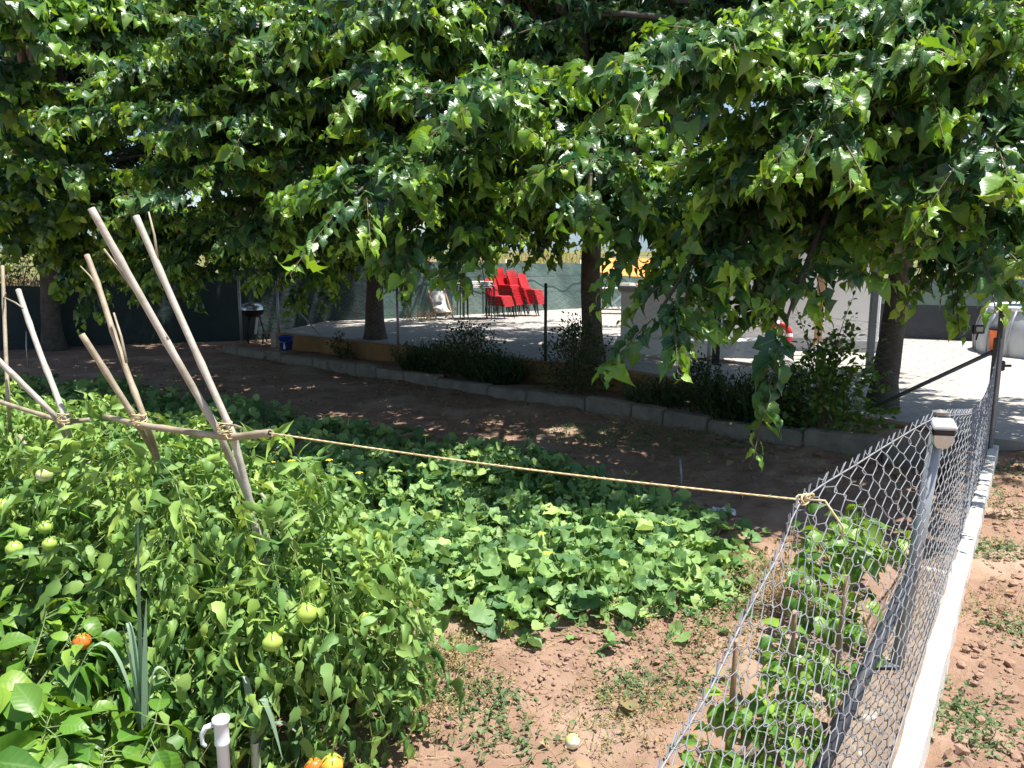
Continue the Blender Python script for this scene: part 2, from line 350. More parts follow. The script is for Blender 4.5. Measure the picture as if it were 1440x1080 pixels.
def vnoise(x, y, seed=0):
    g = np.random.default_rng(seed).random((256, 256))
    xi = np.floor(x).astype(int); yi = np.floor(y).astype(int); fx = x - xi; fy = y - yi
    fx = fx * fx * (3 - 2 * fx); fy = fy * fy * (3 - 2 * fy)
    a = g[xi % 256, yi % 256]; b = g[(xi + 1) % 256, yi % 256]; c = g[xi % 256, (yi + 1) % 256]; d = g[(xi + 1) % 256, (yi + 1) % 256]
    return (a * (1 - fx) + b * fx) * (1 - fy) + (c * (1 - fx) + d * fx) * fy - 0.5
def ico():
    import bmesh
    b = bmesh.new(); bmesh.ops.create_icosphere(b, subdivisions=1, radius=1); b.verts.ensure_lookup_table()
    v = np.array([x.co[:] for x in b.verts]); f = np.array([[q.index for q in p.verts] for p in b.faces]); b.free(); return v, f
ICO = ico()

# ================================================================ THE SETTING
# garden fence line: B0 near post base, dF along it (away from the camera); terrace edge line K
B0 = Vector((1.475, 2.75, 0)); dF = Vector((0.566, 0.825, 0)).normalized(); nF = Vector((dF.y, -dF.x, 0))
CORNER = B0 + dF * 4.55
K0, K1 = Vector((-5.3, 14.15, 0)), Vector((3.62, 6.02, 0)); dK = (K1 - K0).normalized(); nK = Vector((-dK.y, dK.x, 0))
W0, W1 = Vector((-4.35, 14.15, 0)), Vector((4.12, 7.0, 0)); dW = (W1 - W0).normalized(); nW = Vector((-dW.y, dW.x, 0))
def zt(x):
    k = min(1, max(0, (x - 1.0) / 3.2)); k = k * k * (3 - 2 * k); return 0.35 - 0.25 * k
def soil_h(x, y):
    x = np.asarray(x, float); y = np.asarray(y, float)
    near = np.clip((16 - y) / 8, 0, 1)
    h = 0.05 * vnoise(x * 1.3 + 40, y * 1.3 + 40, 1) + 0.035 * vnoise(x * 4 + 9, y * 4 + 50, 2)
    h += near * (0.035 * vnoise(x * 11 + 80, y * 11 + 80, 3) + 0.022 * np.abs(vnoise(x * 26 + 99, y * 26 + 99, 4)))
    # a low ridge where the melon bed begins, and tilled ground beyond the fence
    h += 0.06 * np.exp(-((y - 3.4) / 0.35) ** 2) * np.exp(-((x - 0.3) / 0.9) ** 2)
    out = (x - B0.x) * nF.x + (y - B0.y) * nF.y
    rough = np.clip((out - 0.25) * 3, 0, 1) * near
    h += rough * (0.06 * np.abs(vnoise(x * 7 + 31, y * 7 + 11, 5)) + 0.05 * np.abs(vnoise(x * 15 + 31, y * 15 + 11, 6)))
    h -= 0.03 * np.clip(1 - np.abs(out) / 0.25, 0, 1)
    return h
def axis(lo, hi, a, b, fine):
    c = np.arange(a, b, fine); l = a - np.cumsum(fine * 1.25 ** np.arange(1, 60)); l = l[l > lo]
    h = b + np.cumsum(fine * 1.25 ** np.arange(0, 60)); h = h[h < hi]
    return np.concatenate([[lo], l[::-1], c, h, [hi]])
xs = axis(-900, 900, -2.0, 5.0, 0.026); ys = axis(-400, 1500, 0.7, 8.5, 0.028)
gx, gy = np.meshgrid(xs, ys); gz = soil_h(gx, gy)
nx, ny = len(xs), len(ys)
c = Cloud(); ii = (np.arange(ny - 1)[:, None] * nx + np.arange(nx - 1)[None]).reshape(-1)
c.raw(np.stack([gx, gy, gz], -1), np.stack([ii, ii + 1, ii + nx + 1, ii + nx], 1), np.zeros((0, 3), int), np.zeros((nx * ny, 3)), np.zeros(nx * ny))
tag(c.build('soil', [M['soil']]), 'reddish brown dry garden soil', kind='structure')

# terrace slab: pale paving behind the garden
def terrace():
    m = MB(); front = [W0 + dW * t for t in np.linspace(-0.2, 11.0, 23)]
    far = [p + Vector((8, 60, 0)) for p in front]
    rgt = [W0 + dW * t for t in (16, 26, 45)]
    front += rgt; far += [p + Vector((8, 60, 0)) for p in rgt]
    vs = []; n = len(front)
    for p in front: vs.append((p.x, p.y, -0.2))
    for k in (0, .02, .05, .1, .2, 1.0):
        for p, q in zip(front, far):
            u = p.lerp(q, k); vs.append((u.x, u.y, zt(p.x + (0 if k else 0))))
    fs = [(r * n + i, r * n + i + 1, (r + 1) * n + i + 1, (r + 1) * n + i) for r in range(6) for i in range(n - 1)]
    fs += [[r * n for r in range(7)] + [0][:0]]
    return m.add(vs, fs[:-1]).build('terrace_paving', M['terrace'])
tag(terrace(), 'pale concrete terrace behind the trees', kind='structure')

# planting strip between kerb and terrace wall
m = MB(); n = 60; vs = []
for i in range(n + 1):
    a = K0.lerp(K1, i / n) + nK * 0.05; b = W0.lerp(W1, i / n) - nW * 0.03
    for k in range(5):
        p = a.lerp(b, k / 4); vs.append((p.x, p.y, 0.10 + 0.05 * float(vnoise(np.array([p.x * 3 + 90]), np.array([p.y * 3 + 90]), 8)[0])))
m.add(vs, [(i * 5 + k, i * 5 + k + 1, i * 5 + 6 + k, i * 5 + 5 + k) for i in range(n) for k in range(4)], True)
tag(m.build('planting_bed', M['soil']), 'shaded narrow bed between kerb and ochre wall', kind='structure')

# stone kerb along the garden
m = MB(); t = 0.0; Lk = (K1 - K0).length
rot = Matrix.Rotation(math.atan2(dK.y, dK.x), 3, 'Z')
while t < Lk:
    l = random.uniform(0.35, 0.95); h = random.uniform(0.13, 0.19); p = K0 + dK * (t + l / 2) + nK * random.uniform(-.012, .012)
    r2 = rot @ Matrix.Rotation(R(random.uniform(-1.2, 1.2)), 3, 'Z') @ Matrix.Rotation(R(random.uniform(-1.5, 1.5)), 3, 'Y')
    m.box((p.x, p.y, h / 2 - 0.03), (l - 0.012, 0.15, h + 0.06), r2, 0.018); t += l
tag(m.build('stone_kerb', M['kerbstone']), 'low weathered stone kerb edging the garden in tree shade', 'kerb')

# ochre wall that carries the terrace fence
m = MB(); n = 46; vs = []
for i in range(n + 1):
    p = W0.lerp(W1, i / n); z = zt(p.x) + 0.012
    for off, zz in ((0.0, -0.15), (0.0, z - .012), (0.012, z), (0.16, z), (0.17, z - .012), (0.17, -0.15)):
        q = p - nW * 0.02 + nW * off; vs.append((q.x, q.y, zz + random.uniform(-.003, .003)))
fs = [(i * 6 + k, i * 6 + k + 1, i * 6 + 7 + k, i * 6 + 6 + k) for i in range(n) for k in range(5)]
fs += [tuple(range(5, -1, -1)), tuple(n * 6 + k for k in range(6))]
m.add(vs, fs); tag(m.build('garden_wall', M['ochre']), 'low ochre rendered wall behind the weeds below the terrace', 'low wall')

# low concrete wall under the side fence, its outer part whitewashed
fw = thing('footing_wall', 'low concrete footing wall whitewashed along its outer edge under the wire fence', 'low wall', (B0.x, B0.y, 0))
def strip(lo, hi, ztop, name, m_, s0=-3.4, s1=4.7, jag=0.0):
    m = MB(); n = 90; vs = []
    for i in range(n + 1):
        p = dF * (s0 + (s1 - s0) * i / n); j = random.uniform(-jag, jag)
        e = 0.006
        for off, zz in ((lo + j, -0.25), (lo + j, ztop - e), (lo + j + e, ztop), (hi - e, ztop), (hi + random.uniform(-.003, .003), ztop - e), (hi + .01, -0.25)):
            q = p + nF * off; vs.append((q.x, q.y, zz + random.uniform(-.002, .002)))
    fs = [(i * 6 + k, i * 6 + 6 + k, i * 6 + 7 + k, i * 6 + k + 1) for i in range(n) for k in range(5)]
    fs += [tuple(range(6)), tuple(n * 6 + k for k in range(5, -1, -1))]
    return m.add(vs, fs).build(name, m_, fw)
strip(-0.14, 0.086, 0.094, 'bare_concrete', M['concrete'])
strip(0.078, 0.150, 0.098, 'whitewashed_edge', M['whitewash'], jag=0.006)

# ================================================================ TREES
def bez(p0, p1, p2, p3, n):
    out = []
    for i in range(n + 1):
        t = i / n; out.append(p0 * (1 - t) ** 3 + p1 * 3 * t * (1 - t) ** 2 + p2 * 3 * t * t * (1 - t) + p3 * t ** 3)
    return out
def tree(name_label, base, trunk_r, fork_z, heroes, nfill, radius, top, leaf=0.16, detail=True, low=2.1, dens=1.0, lean=(0, 0), skip=None, over=0.0, nover=0, group='mulberry trees along the terrace'):
    root = thing('mulberry_tree', name_label, 'tree', base, 0, group)
    base = Vector(base); fork = Vector((base.x + lean[0], base.y + lean[1], fork_z)); wood = MB(); cl = Cloud()
    # trunk: knobbly taper with a root flare
    pts = []; rad = []
    for i in range(13):
        t = i / 12; p = base.lerp(fork, t) - base
        p += Vector((0.02 * math.sin(t * 5 + base.x), 0.02 * math.cos(t * 4 + base.y), 0)); p.z -= 0.12 * (i == 0)
        pts.append(p); rad.append(trunk_r * (1 + 0.55 * math.exp(-t * 9) - 0.12 * t + 0.35 * max(0, t - 0.8)) * random.uniform(.96, 1.04))
    wood.tube(pts, rad, 14); f0 = fork - base
    boughs = [(Vector(h) - base, True) for h in heroes]
    for i in range(nfill):
        for _ in range(60):
            az = random.uniform(0, 2 * math.pi); z = low + (top - low) * random.random() ** 0.85
            k = (z - low) / (top - low); rr = radius * math.sqrt(max(0.05, 1 - max(0, (k - 0.25) / 0.80) ** 2)) * random.uniform(0.45, 1.0) * (1 - 0.60 * max(0, -math.sin(az - 0.25)))
            p = Vector((f0.x + rr * math.cos(az), f0.y + rr * math.sin(az), z - base.z))
            if not (skip and skip(p + base)): break
        boughs.append((p, False))
    for i in range(nover):     # the high crown spreading out above the lower sprays
        az = 6.283 * (i + random.random()) / nover; rr = over * math.sqrt(random.uniform(.12, 1.0)); z = top + 1.5 - (rr / over) ** 2 * 1.3 - random.uniform(0, 1.3)
        boughs.append((Vector((f0.x + rr * math.cos(az), f0.y + rr * math.sin(az), max(4.6, z) - base.z)), False))
    P = []; A = []; N = []; S = []; AG = []; W0_ = []; W1_ = []; WR = []
    for tgt, hero in boughs:
        d = tgt - f0; h = Vector((d.x, d.y, 0)); L_ = d.length
        up = max(0.35, 0.25 * L_ + max(0, -d.z) * 0.4)
        c = bez(f0 + Vector((0, 0, -0.1)), f0 + h * 0.28 + Vector((0, 0, up * 0.9 + max(0, d.z) * 0.5)), f0 + h * 0.7 + Vector((0, 0, up * 0.8 + d.z * 0.8)), tgt, 12)
        r0 = 0.018 + 0.011 * L_
        wood.tube(c, [r0 * (1 - i / 13) ** 0.9 + 0.003 for i in range(13)], 6, False)
        ntw = int((10 + 3.6 * L_) * dens * ((1.3 if tgt.z + base.z > 1.5 else .55) if hero else 1))
        for k in range(ntw):
            t = 1.0 if k == 0 else (random.uniform(0.66, 1.0) if hero else random.uniform(0.32, 1.0))
            q = t * 12; i = min(11, int(q)); st = c[i].lerp(c[i + 1], q - i); dr = (c[i + 1] - c[i]).normalized()
            sd = dr.cross(Vector((0, 0, 1))).normalized() * random.choice((-1, 1))
            a = random.uniform(0.2, 1.2) if k else 0
            dv = (dr * math.cos(a) + sd * math.sin(a) + Vector((0, 0, random.uniform(-0.25, 0.45)))).normalized()
            tl = random.uniform(0.3, 0.75) * (1.1 if hero else 1.0)
            nl = max(7, int(tl / (0.037 if hero else 0.034))); tt = np.linspace(0.1, 1, nl)[:, None]
            st_ = np.array(st); dvn = np.array(dv)
            pos = st_ + dvn * tt * tl + np.array([0, 0, -1.0]) * (tt * tl) ** 2 * random.uniform(0.05, 0.40)
            td = unit(dvn + np.array([0, 0, -1.0]) * tt * tl * 0.5)
            sid = unit(np.cross(td, [0, 0, 1.0]) + 1e-6); alt = np.where(np.arange(nl) % 2, 1, -1)[:, None]
            ax = unit(td * vary(nl, .45, 1.2)[:, None] + sid * alt * vary(nl, .3, 1.0)[:, None] + np.array([0, 0, -1.0]) * (vary(nl, .0, 1.0) ** 2.0 * 1.1 - .08)[:, None])
            nr = unit(np.array([0, 0, 1.0]) + 0.6 * rng.normal(size=(nl, 3)) + 0.15 * np.array([0, -1.0, 0]))
            pet = leaf * 0.28
            P.append(pos + ax * pet); A.append(ax); N.append(nr)
            grow = 1 - 0.55 * np.clip((tt[:, 0] - 0.75) / 0.25, 0, 1)
            S.append(leaf * (1.06 if hero else .92) * grow * vary(nl, 0.6, 1.3)); AG.append(np.clip(1.0 - 0.95 * np.clip((tt[:, 0] - .55) / .45, 0, 1) ** 1.2 * (1 if hero else .35) - (.12 if hero else 0) + 0.16 * rng.normal(size=nl), 0, 1))  # shoot tips young; hero and fill offsets also paint crown sun and shade
            W0_.append(np.concatenate([pos[:-1], pos])); W1_.append(np.concatenate([pos[1:], pos + ax * pet])); WR.append(np.concatenate([np.full(nl - 1, 0.004), np.full(nl, 0.0016)]))
    P = np.concatenate(P); A = np.concatenate(A); N = np.concatenate(N); S = np.concatenate(S); AG = np.concatenate(AG)
    n = len(P); lob = rng.random(n) < 0.42; bd = vary(n, 0.1, 1.25); fo = vary(n, -0.05, 0.75)
    if detail:
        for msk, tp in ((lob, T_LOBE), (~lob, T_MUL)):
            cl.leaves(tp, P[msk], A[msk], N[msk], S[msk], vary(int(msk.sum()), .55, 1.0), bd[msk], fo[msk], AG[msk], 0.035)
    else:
        cl.leaves(T_MULS, P, A, N, S, 1.0, bd, fo, AG, 0.03)
    if detail: cl.sticks(np.concatenate(W0_), np.concatenate(W1_), np.concatenate(WR))
    wood.build('trunk', M['bark'], root)
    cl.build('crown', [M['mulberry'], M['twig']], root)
    print('tree', len(boughs), n)
    return root
def tg(l): return [at(*p) + Vector((0, 0, 0.08)) for p in l]
B3 = Vector((3.98, 8.1, zt(3.98))); B2 = Vector((1.04, 10.1, 0.35)); B1 = Vector((-2.34, 13.2, 0.35)); BL = Vector((-8.7, 14.55, 0))
# keep the crowns clear of the view under them
def clear(p):
    d = p - Vector((0, 0, CAM_H)); y = d.y * CP - d.z * SP
    if y < 3.6: return True
    px = 720 + F * d.x / y; py = 540 - F * (d.y * SP + d.z * CP) / y
    if p.y < 5.2 and p.z < 3.6: return True
    return py > (335 if px < 600 else 250 if px < 920 else 330)
T3 = tree('mulberry tree nearest the wire fence with long drooping bright shoots', B3, 0.125, 2.05,
          tg([(1300, 270, 4.6), (1375, 345, 4.5), (1285, 110, 4.5), (1105, 468, 4.8), (1040, 360, 5.2), (925, 458, 5.0), (925, 120, 4.4), (1150, 190, 4.4), (1390, 210, 4.3),
              (1240, 310, 5.4), (1000, 290, 5.2), (1060, 425, 5.4), (1420, 90, 4.6), (1200, 60, 4.8), (1330, 330, 6.0), (1180, 325, 6.0), (1010, 130, 4.6), (1080, 240, 4.8),
              (1430, 320, 5.0), (1500, 230, 5.6), (1500, 250, 6.3), (1580, 230, 6.2), (1300, 30, 4.8), (1120, 90, 5.0), (1130, 330, 5.6), (980, 340, 5.8), (1120, 365, 5.8), (1335, 370, 5.8), (880, 300, 6.2), (1420, 310, 6.4)]), 52, 4.3, 5.8, 0.145, True, 2.0, 1.0, (0.05, -0.05), clear, 3.1, 26)
T2 = tree('mulberry tree with its trunk standing between the red chairs and the trestle table', B2, 0.135, 2.0,
          tg([(500, 290, 5.4), (575, 340, 5.8), (655, 175, 5.2), (640, 350, 6.0), (830, 280, 5.3), (900, 320, 5.6), (540, 110, 6.0),
              (700, 310, 8.0), (430, 60, 6.4), (640, 240, 5.8), (580, 250, 6.4), (780, 200, 8.2), (860, 260, 8.4), (760, 80, 8.0), (560, 20, 6.0), (740, 322, 9.0), (690, 335, 9.2), (795, 318, 9.6), (720, 300, 12.0), (640, 330, 11.5)]), 66, 4.8, 6.4, 0.15, True, 2.25, 1.0, (0, -0.05), clear, 4.6, 34)
T1 = tree('mulberry tree in the darkest shade whose trunk rises behind the ochre wall', B1, 0.155, 2.0,
          tg([(260, 285, 7.0), (230, 180, 7.0), (130, 175, 7.2), (350, 180, 7.0), (420, 250, 7.2), (300, 60, 7.0), (460, 40, 7.0), (400, 375, 8.6), (310, 380, 9.4), (480, 330, 8.2), (340, 330, 7.6),
              (200, 110, 7.4), (380, 110, 7.2), (480, 150, 7.4), (280, 230, 7.6), (450, 200, 7.8), (420, 400, 10.0), (280, -10, 8.4), (340, 20, 8.0), (220, 20, 8.6), (230, 385, 9.5), (270, 370, 9.0), (470, 375, 11.0), (520, 345, 9.0), (160, 370, 10.0), (560, 380, 11.5)]), 84, 6.3, 7.4, 0.14, True, 2.2, 1.0, (0, 0), clear, 5.8, 40)
T0 = tree('mulberry tree at the far left reaching over the dark netting', BL, 0.17, 2.2,
          tg([(30, 225, 8.0), (-10, 150, 7.6), (60, 60, 7.6), (150, 55, 8.0), (60, 300, 9.2), (180, 25, 8.0), (10, 20, 7.2), (100, 240, 8.2), (200, 370, 10.0), (150, 330, 9.6), (230, 340, 10.0), (60, 360, 11.0), (130, 400, 12.0), (190, 400, 11.0), (15, 330, 9.6), (250, 400, 11.0), (100, 380, 10.5), (-40, 300, 9.0)]), 80, 6.6, 7.8, 0.15, False, 1.9, 1.0, (0, 0), clear, 6.0, 40)

T4 = tree('mulberry tree growing behind the dark netting in the left background', Vector((-6.0, 19.2, 0)), 0.16, 1.9, [], 50, 4.8, 7.2, 0.17, False, 1.5, 1.0, (0, 0), None)

# ================================================================ FENCES
def chainlink(top, bot, pitch, rows, rad, name, parent, m_, knuckle=True, sides=4, seed=3, origin=Vector((0, 0, 0)), ir=0.0, hold=0.27):
    """interlocked zigzag wires between a top curve and a bottom curve (functions of metres along)"""
    rr = random.Random(seed); cl = Cloud(); P0 = []; P1 = []
    L_ = top[1]; nc = int(L_ / pitch); tf, bf = top[0], bot
    def pt(u, v, off):
        a = tf(u); b = bf(u); p = b.lerp(a, v); d = (tf(u + .05) - tf(u - .05)).normalized(); nn = d.cross(Vector((0, 0, 1))).normalized()
        return p + nn * off - origin
    for i in range(nc):
        last = None
        for jj in range(rows * 4 + 1):
            j = (jj + 1) // 2; v = min(1, max(0, (j + (-hold if jj % 2 else hold)) / (rows * 2))); x = (i + 0.5 + (0.5 if (i + j) % 2 else -0.5) * 1.0) * pitch
            u = x + (rr.gauss(0, ir) if ir else 0)
            off = rad * 0.9 * (1 if jj % 2 else -1)
            p = pt(u, v + (rr.gauss(0, ir * .4) if ir else 0), off)
            if last is not None: P0.append(last); P1.append(p)
            last = p
        if knuckle:   # twisted end standing above the line wire
            e = pt((i + 0.5) * pitch + rr.gauss(0, .004), 1 + 0.022, 0); P0 += [last, pt((i + 0.5) * pitch - pitch * .45, 1.0, 0)]; P1 += [e, e + Vector((0.004, 0, 0.004))]
    cl.sticks(np.array([p[:] for p in P0]), np.array([p[:] for p in P1]), rad, mi=0)
    o = cl.build(name, [m_], parent)
    return o
def curve(knots):
    ks = [k for k, _ in knots]; ps = [Vector(p) for _, p in knots]
    def f(u):
        u = min(max(u, ks[0]), ks[-1] - 1e-6)
        for i in range(len(ks) - 1):
            if u <= ks[i + 1]: break
        t = (u - ks[i]) / (ks[i + 1] - ks[i])
        m0 = (ps[min(i + 1, len(ps) - 1)] - ps[max(i - 1, 0)]) / (ks[min(i + 1, len(ps) - 1)] - ks[max(i - 1, 0)]) * (ks[i + 1] - ks[i])
        m1 = (ps[min(i + 2, len(ps) - 1)] - ps[i]) / (ks[min(i + 2, len(ps) - 1)] - ks[i]) * (ks[i + 1] - ks[i])
        return ps[i] * (2 * t**3 - 3 * t**2 + 1) + m0 * (t**3 - 2 * t**2 + t) + ps[i + 1] * (-2 * t**3 + 3 * t**2) + m1 * (t**3 - t**2)
    return f
# side fence: u runs from beside the camera (u=0) to the corner post
U0 = -2.75
def base(u): p = B0 + dF * (u + U0) + nF * .074; return Vector((p.x, p.y, 0.09))
TIE = at(1128, 703, 2.17)
top = curve([(0.0, (-0.12, 0.62, 0.70)), (0.55, (0.10, 1.05, 0.71)), (1.0, at(940, 1062, 1.50)), (1.28, at(1000, 965, 1.684)), (1.5, at(1040, 880, 1.82)), (1.85, at(1098, 772, 2.07)),
             (2.12, TIE), (2.45, at(1205, 651, 2.42)), (2.75, at(1258, 618, 2.68)), (3.1, at(1312, 588, 3.0)), (4.2, base(4.45) + Vector((0.07, 0.05, 0.80))), (6.0, base(6.3) + Vector((.03, 0, .86))), (7.25, base(7.3) + Vector((0, 0, 0.98)))])
sf = thing('wire_fence', 'slack grey chain link fence on the whitewashed footing, sagging near the tied string', 'fence', (B0.x, B0.y, 0.09))
O = Vector((B0.x, B0.y, 0.09))
chainlink((top, 7.25), base, 0.047, 12, 0.0019, 'wire_mesh', sf, M['wire'], True, origin=O, ir=0.006, hold=0.2)
m = MB(); us = [i * 7.25 / 90 for i in range(91)]
m.tube([top(u) - O - Vector((0, 0, .004)) for u in us], 0.0028, 5)
m.tube([base(u) - O + Vector((0, 0, .03)) for u in us], 0.0022, 5); m.build('line_wire', M['wire'], sf)
# leaning middle post, its brace and the corner post
p0 = atz(1258, 952, 0.05); p1 = at(1322, 583, 3.02)
m = MB(); m.tube([p0 - O, p1 - O], 0.026, 12); m.lathe([(0.0, 0.0), (0.03, 0.0), (0.03, .012), (0.0, .022)], p1 - O, 12, False); m.build('post', M['greypost'], sf)
m = MB(); b0 = at(1150, 1090, 2.30); b1 = p0.lerp(p1, 0.42)
m.tube([b0 - O, b1 - O], 0.0235, 12); m.build('brace', M['charcoal'], sf)
m = MB(); m.box(p0 - O + Vector((-.05, .0, .055)), (0.11, 0.05, 0.012), None, .003); m.build('foot_plate', M['darkpost'], sf)
cpost = base(7.3); cpost.z = 0
m = MB(); m.box(Vector((cpost.x, cpost.y, 0.52)) - O, (0.062, 0.062, 1.06), Matrix.Rotation(R(34), 3, 'Z'), .006); m.build('corner_post', M['darkpost'], sf)
ta = Vector((cpost.x, cpost.y, 0.95)); tb = ta - dW * 1.0; tb.z = 0.30
m = MB(); m.tube([ta - O, tb - O], 0.018, 10); m.build('corner_brace', M['darkpost'], sf)

# gate post past the corner, carrying a lamp
gp = cpost + dF * 0.32
g = thing('gate_post', 'dark square gate post just past the corner of the wire fence', 'post', (gp.x, gp.y, 0))
m = MB(); m.box((0, 0, 0.62), (0.05, 0.05, 1.3), Matrix.Rotation(R(34), 3, 'Z'), .005); m.build('upright', M['darkpost'], g)
m = MB(); m.box((-.02, -.04, 0.78), (0.10, 0.05, 0.09), None, .008); m.box((0.03, -.045, 0.78), (0.12, 0.02, 0.022), None, .003); m.build('latch', M['black'], g)
g = thing('flood_lamp', 'small black square lamp fixed on the dark corner post', 'lamp', at(1376, 463, 7.15))
m = MB(); m.box((0, 0, 0), (0.11, 0.03, 0.085), None, .006); m.tube([(0, .0, -.03), (0.0, .02, -.10)], .008, 6); m.build('housing', M['black'], g)
m = MB(); m.box((0, -.018, .002), (0.065, 0.006, 0.045), None, .002); m.build('glass', M['greyplastic'], g)

# solar lamp on the leaning post
lp = at(1325, 607, 2.98)
g = thing('solar_lamp', 'small solar lamp with a pale body hooked on top of the leaning fence post', 'lamp', lp, R(-12)); g.scale = (.84, .84, .84)
rx = Matrix.Rotation(R(24), 3, 'X')
m = MB(); m.box((0, -.005, .036), (0.105, 0.085, 0.02), rx, .006); m.build('solar_panel', M['greyplastic'], g)
m = MB(); m.box((0, -.012, .004), (0.085, 0.05, 0.04), rx, .004); m.build('lamp_head', M['black'], g)
m = MB(); vs = []
for z, w_, d in ((-.075, .022, .012), (-.045, .040, .022), (-.012, .042, .026)):
    vs += [(-w_, -d - .01, z), (w_, -d - .01, z), (w_, d - .01, z), (-w_, d - .01, z)]
m.add(vs, [(3, 2, 1, 0), (8, 9, 10, 11)] + [(r * 4 + i, r * 4 + (i + 1) % 4, r * 4 + 4 + (i + 1) % 4, r * 4 + 4 + i) for r in (0, 1) for i in range(4)])
m.build('lamp_body', M['beigeplastic'], g)

# terrace fence on the ochre wall
tfn = thing('terrace_fence', 'thin chain link fence with slim posts along the ochre terrace wall', 'fence', (W1.x, W1.y, 0.1))
O = Vector((W1.x, W1.y, 0.1)); WL = (W1 - W0).length
def wb(u): p = W1 - dW * u + nW * 0.05; return Vector((p.x, p.y, zt(p.x) + 0.02))
def wt(u): return wb(u) + Vector((0, 0, 0.93 + 0.015 * math.sin(u * 2.1)))
WM = WL - 0.75
chainlink((wt, WM), wb, 0.07, 13, 0.0010, 'wire_mesh', tfn, M['wire'], False, origin=O, hold=0.04)
m = MB()
for k in (0.0, 0.5, 1.0): m.tube([wb(u * WM / 40).lerp(wt(u * WM / 40), k) - O for u in range(41)], 0.0018, 4)
m.build('line_wire', M['wire'], tfn)
def wall_u(px):
    # metres along the wall where a pixel column falls
    d = ray(px, 480); a = W1 + nW * .05; k = d.x / d.y
    return (a.x - k * a.y) / (dW.x - k * dW.y)
for px, mm_, r_ in ((998, 'greypost', .023), (767, 'greenpost', .021), (560, 'greypost', .022), (393, 'greypost', .024), (340, 'greypost', .028)):
    u = wall_u(px); p = wb(u)
    m = MB(); m.tube([p - O - Vector((0, 0, .25)), p - O + Vector((0, 0, 1.0))], r_, 10); m.lathe([(r_ * 1.15, 0), (r_ * 1.15, .015), (0, .03)], p - O + Vector((0, 0, 1.0)), 10); m.build('post', M[mm_], tfn)
u = wall_u(398); m = MB(); m.tube([wb(u) + Vector((0, 0, .75)) - O, wb(u - 1.15) + Vector((0, 0, .03)) - O], .015, 8); m.build('brace', M['greypost'], tfn)

# ================================================================ NETTING AND THE FAR SIDE
def netfence(name, label, pts, h, m_, seam=True, band=None, posts=True):
    """shade netting hung on wires between posts: a sagging, folded cloth of real thickness"""
    root = thing('shade_netting', label, 'netting', (pts[0][0], pts[0][1], pts[0][2]))
    o = Vector(pts[0]); P = [Vector(p) for p in pts]; vs = []; cols = []
    acc = 0
    for i in range(len(P) - 1):
        n = max(2, int((P[i + 1] - P[i]).length / 0.12))
        for k in range(n): cols.append((P[i].lerp(P[i + 1], k / n), (P[i + 1] - P[i]).normalized(), h[i] + (h[i + 1] - h[i]) * k / n, acc + (P[i + 1] - P[i]).length * k / n))
        acc += (P[i + 1] - P[i]).length
    cols.append((P[-1], (P[-1] - P[-2]).normalized(), h[-1], acc))
    NR = 12
    def grid(lo, hi, th):
        vs = []
        for p, d, hh, s in cols:
            nn = Vector((d.y, -d.x, 0))
            for r in range(NR + 1):
                v = lo + (hi - lo) * r / NR
                sag = 0.03 * math.sin(s * 2.1) ** 2 * (v > .9)
                off = 0.035 * math.sin(s * 3.1 + v * 2 + 1.7 * math.sin(s * .8)) * (0.4 + v * (1 - v) * 2) + 0.012 * math.sin(s * 9 + v * 5)
                q = p + nn * (off + th) - o; vs.append((q.x, q.y, q.z + v * hh - sag))
        n1 = NR + 1
        return vs, [(i * n1 + r, (i + 1) * n1 + r, (i + 1) * n1 + r + 1, i * n1 + r + 1) for i in range(len(cols) - 1) for r in range(NR)]
    if band:
        m = MB(); m.add(*grid(0.0, band, 0.0), True); m.build('shaded_lower_net', M['shadednet'], root)  # darker cloth holds the painted shade of the lower net
        m = MB(); m.add(*grid(band - .03, 1.0, 0.03), True); m.build('net_cloth', m_, root)
    else:
        m = MB(); m.add(*grid(0.0, 1.0, 0), True); m.build('net_cloth', m_, root)
    if seam:
        m = MB()
        for v in (0.72,) : m.tube([p - o + Vector((0, 0, hh * v)) + Vector((d.y, -d.x, 0)) * .06 for p, d, hh, s in cols[::4]], 0.008, 4)
        m.build('seam', M['darknet'], root)
    if posts:
        for i, (p, d, hh, s) in enumerate(cols):
            if i % 22 == 10:
                m = MB(); q = p - o - Vector((d.y, -d.x, 0)) * .08; m.tube([q + Vector((0, 0, -.1)), q + Vector((0, 0, hh + .08))], .022, 8); m.build('post', M['greypost'], root)
    return root
netfence('net', 'sunlit green shade netting behind the stacked red chairs', [(-3.2, 17.55, .35), (-1.7, 18.6, .35), (2.9, 22.4, .35), (8.5, 26.5, .2)], [1.32, 1.3, 1.25, 1.25], M['net'])
netfence('net', 'green netting at the far left end, coloured dark for its deep shade', [(-15, 12.0, -.03), (-8.4, 15.2, -.03), (-5.2, 16.6, 0), (-3.25, 17.5, .3)], [1.22, 1.25, 1.55, 1.35], M['darknet'], False)
netfence('net', 'green netting with its lower shade painted darker, across the bright yard beside the round pool', [(5.6, 17.0, .1), (8.4, 15.6, .1), (12.5, 13.6, .1), (17, 11.5, .1)], [1.25, 1.22, 1.25, 1.25], M['net'], False, 0.6)

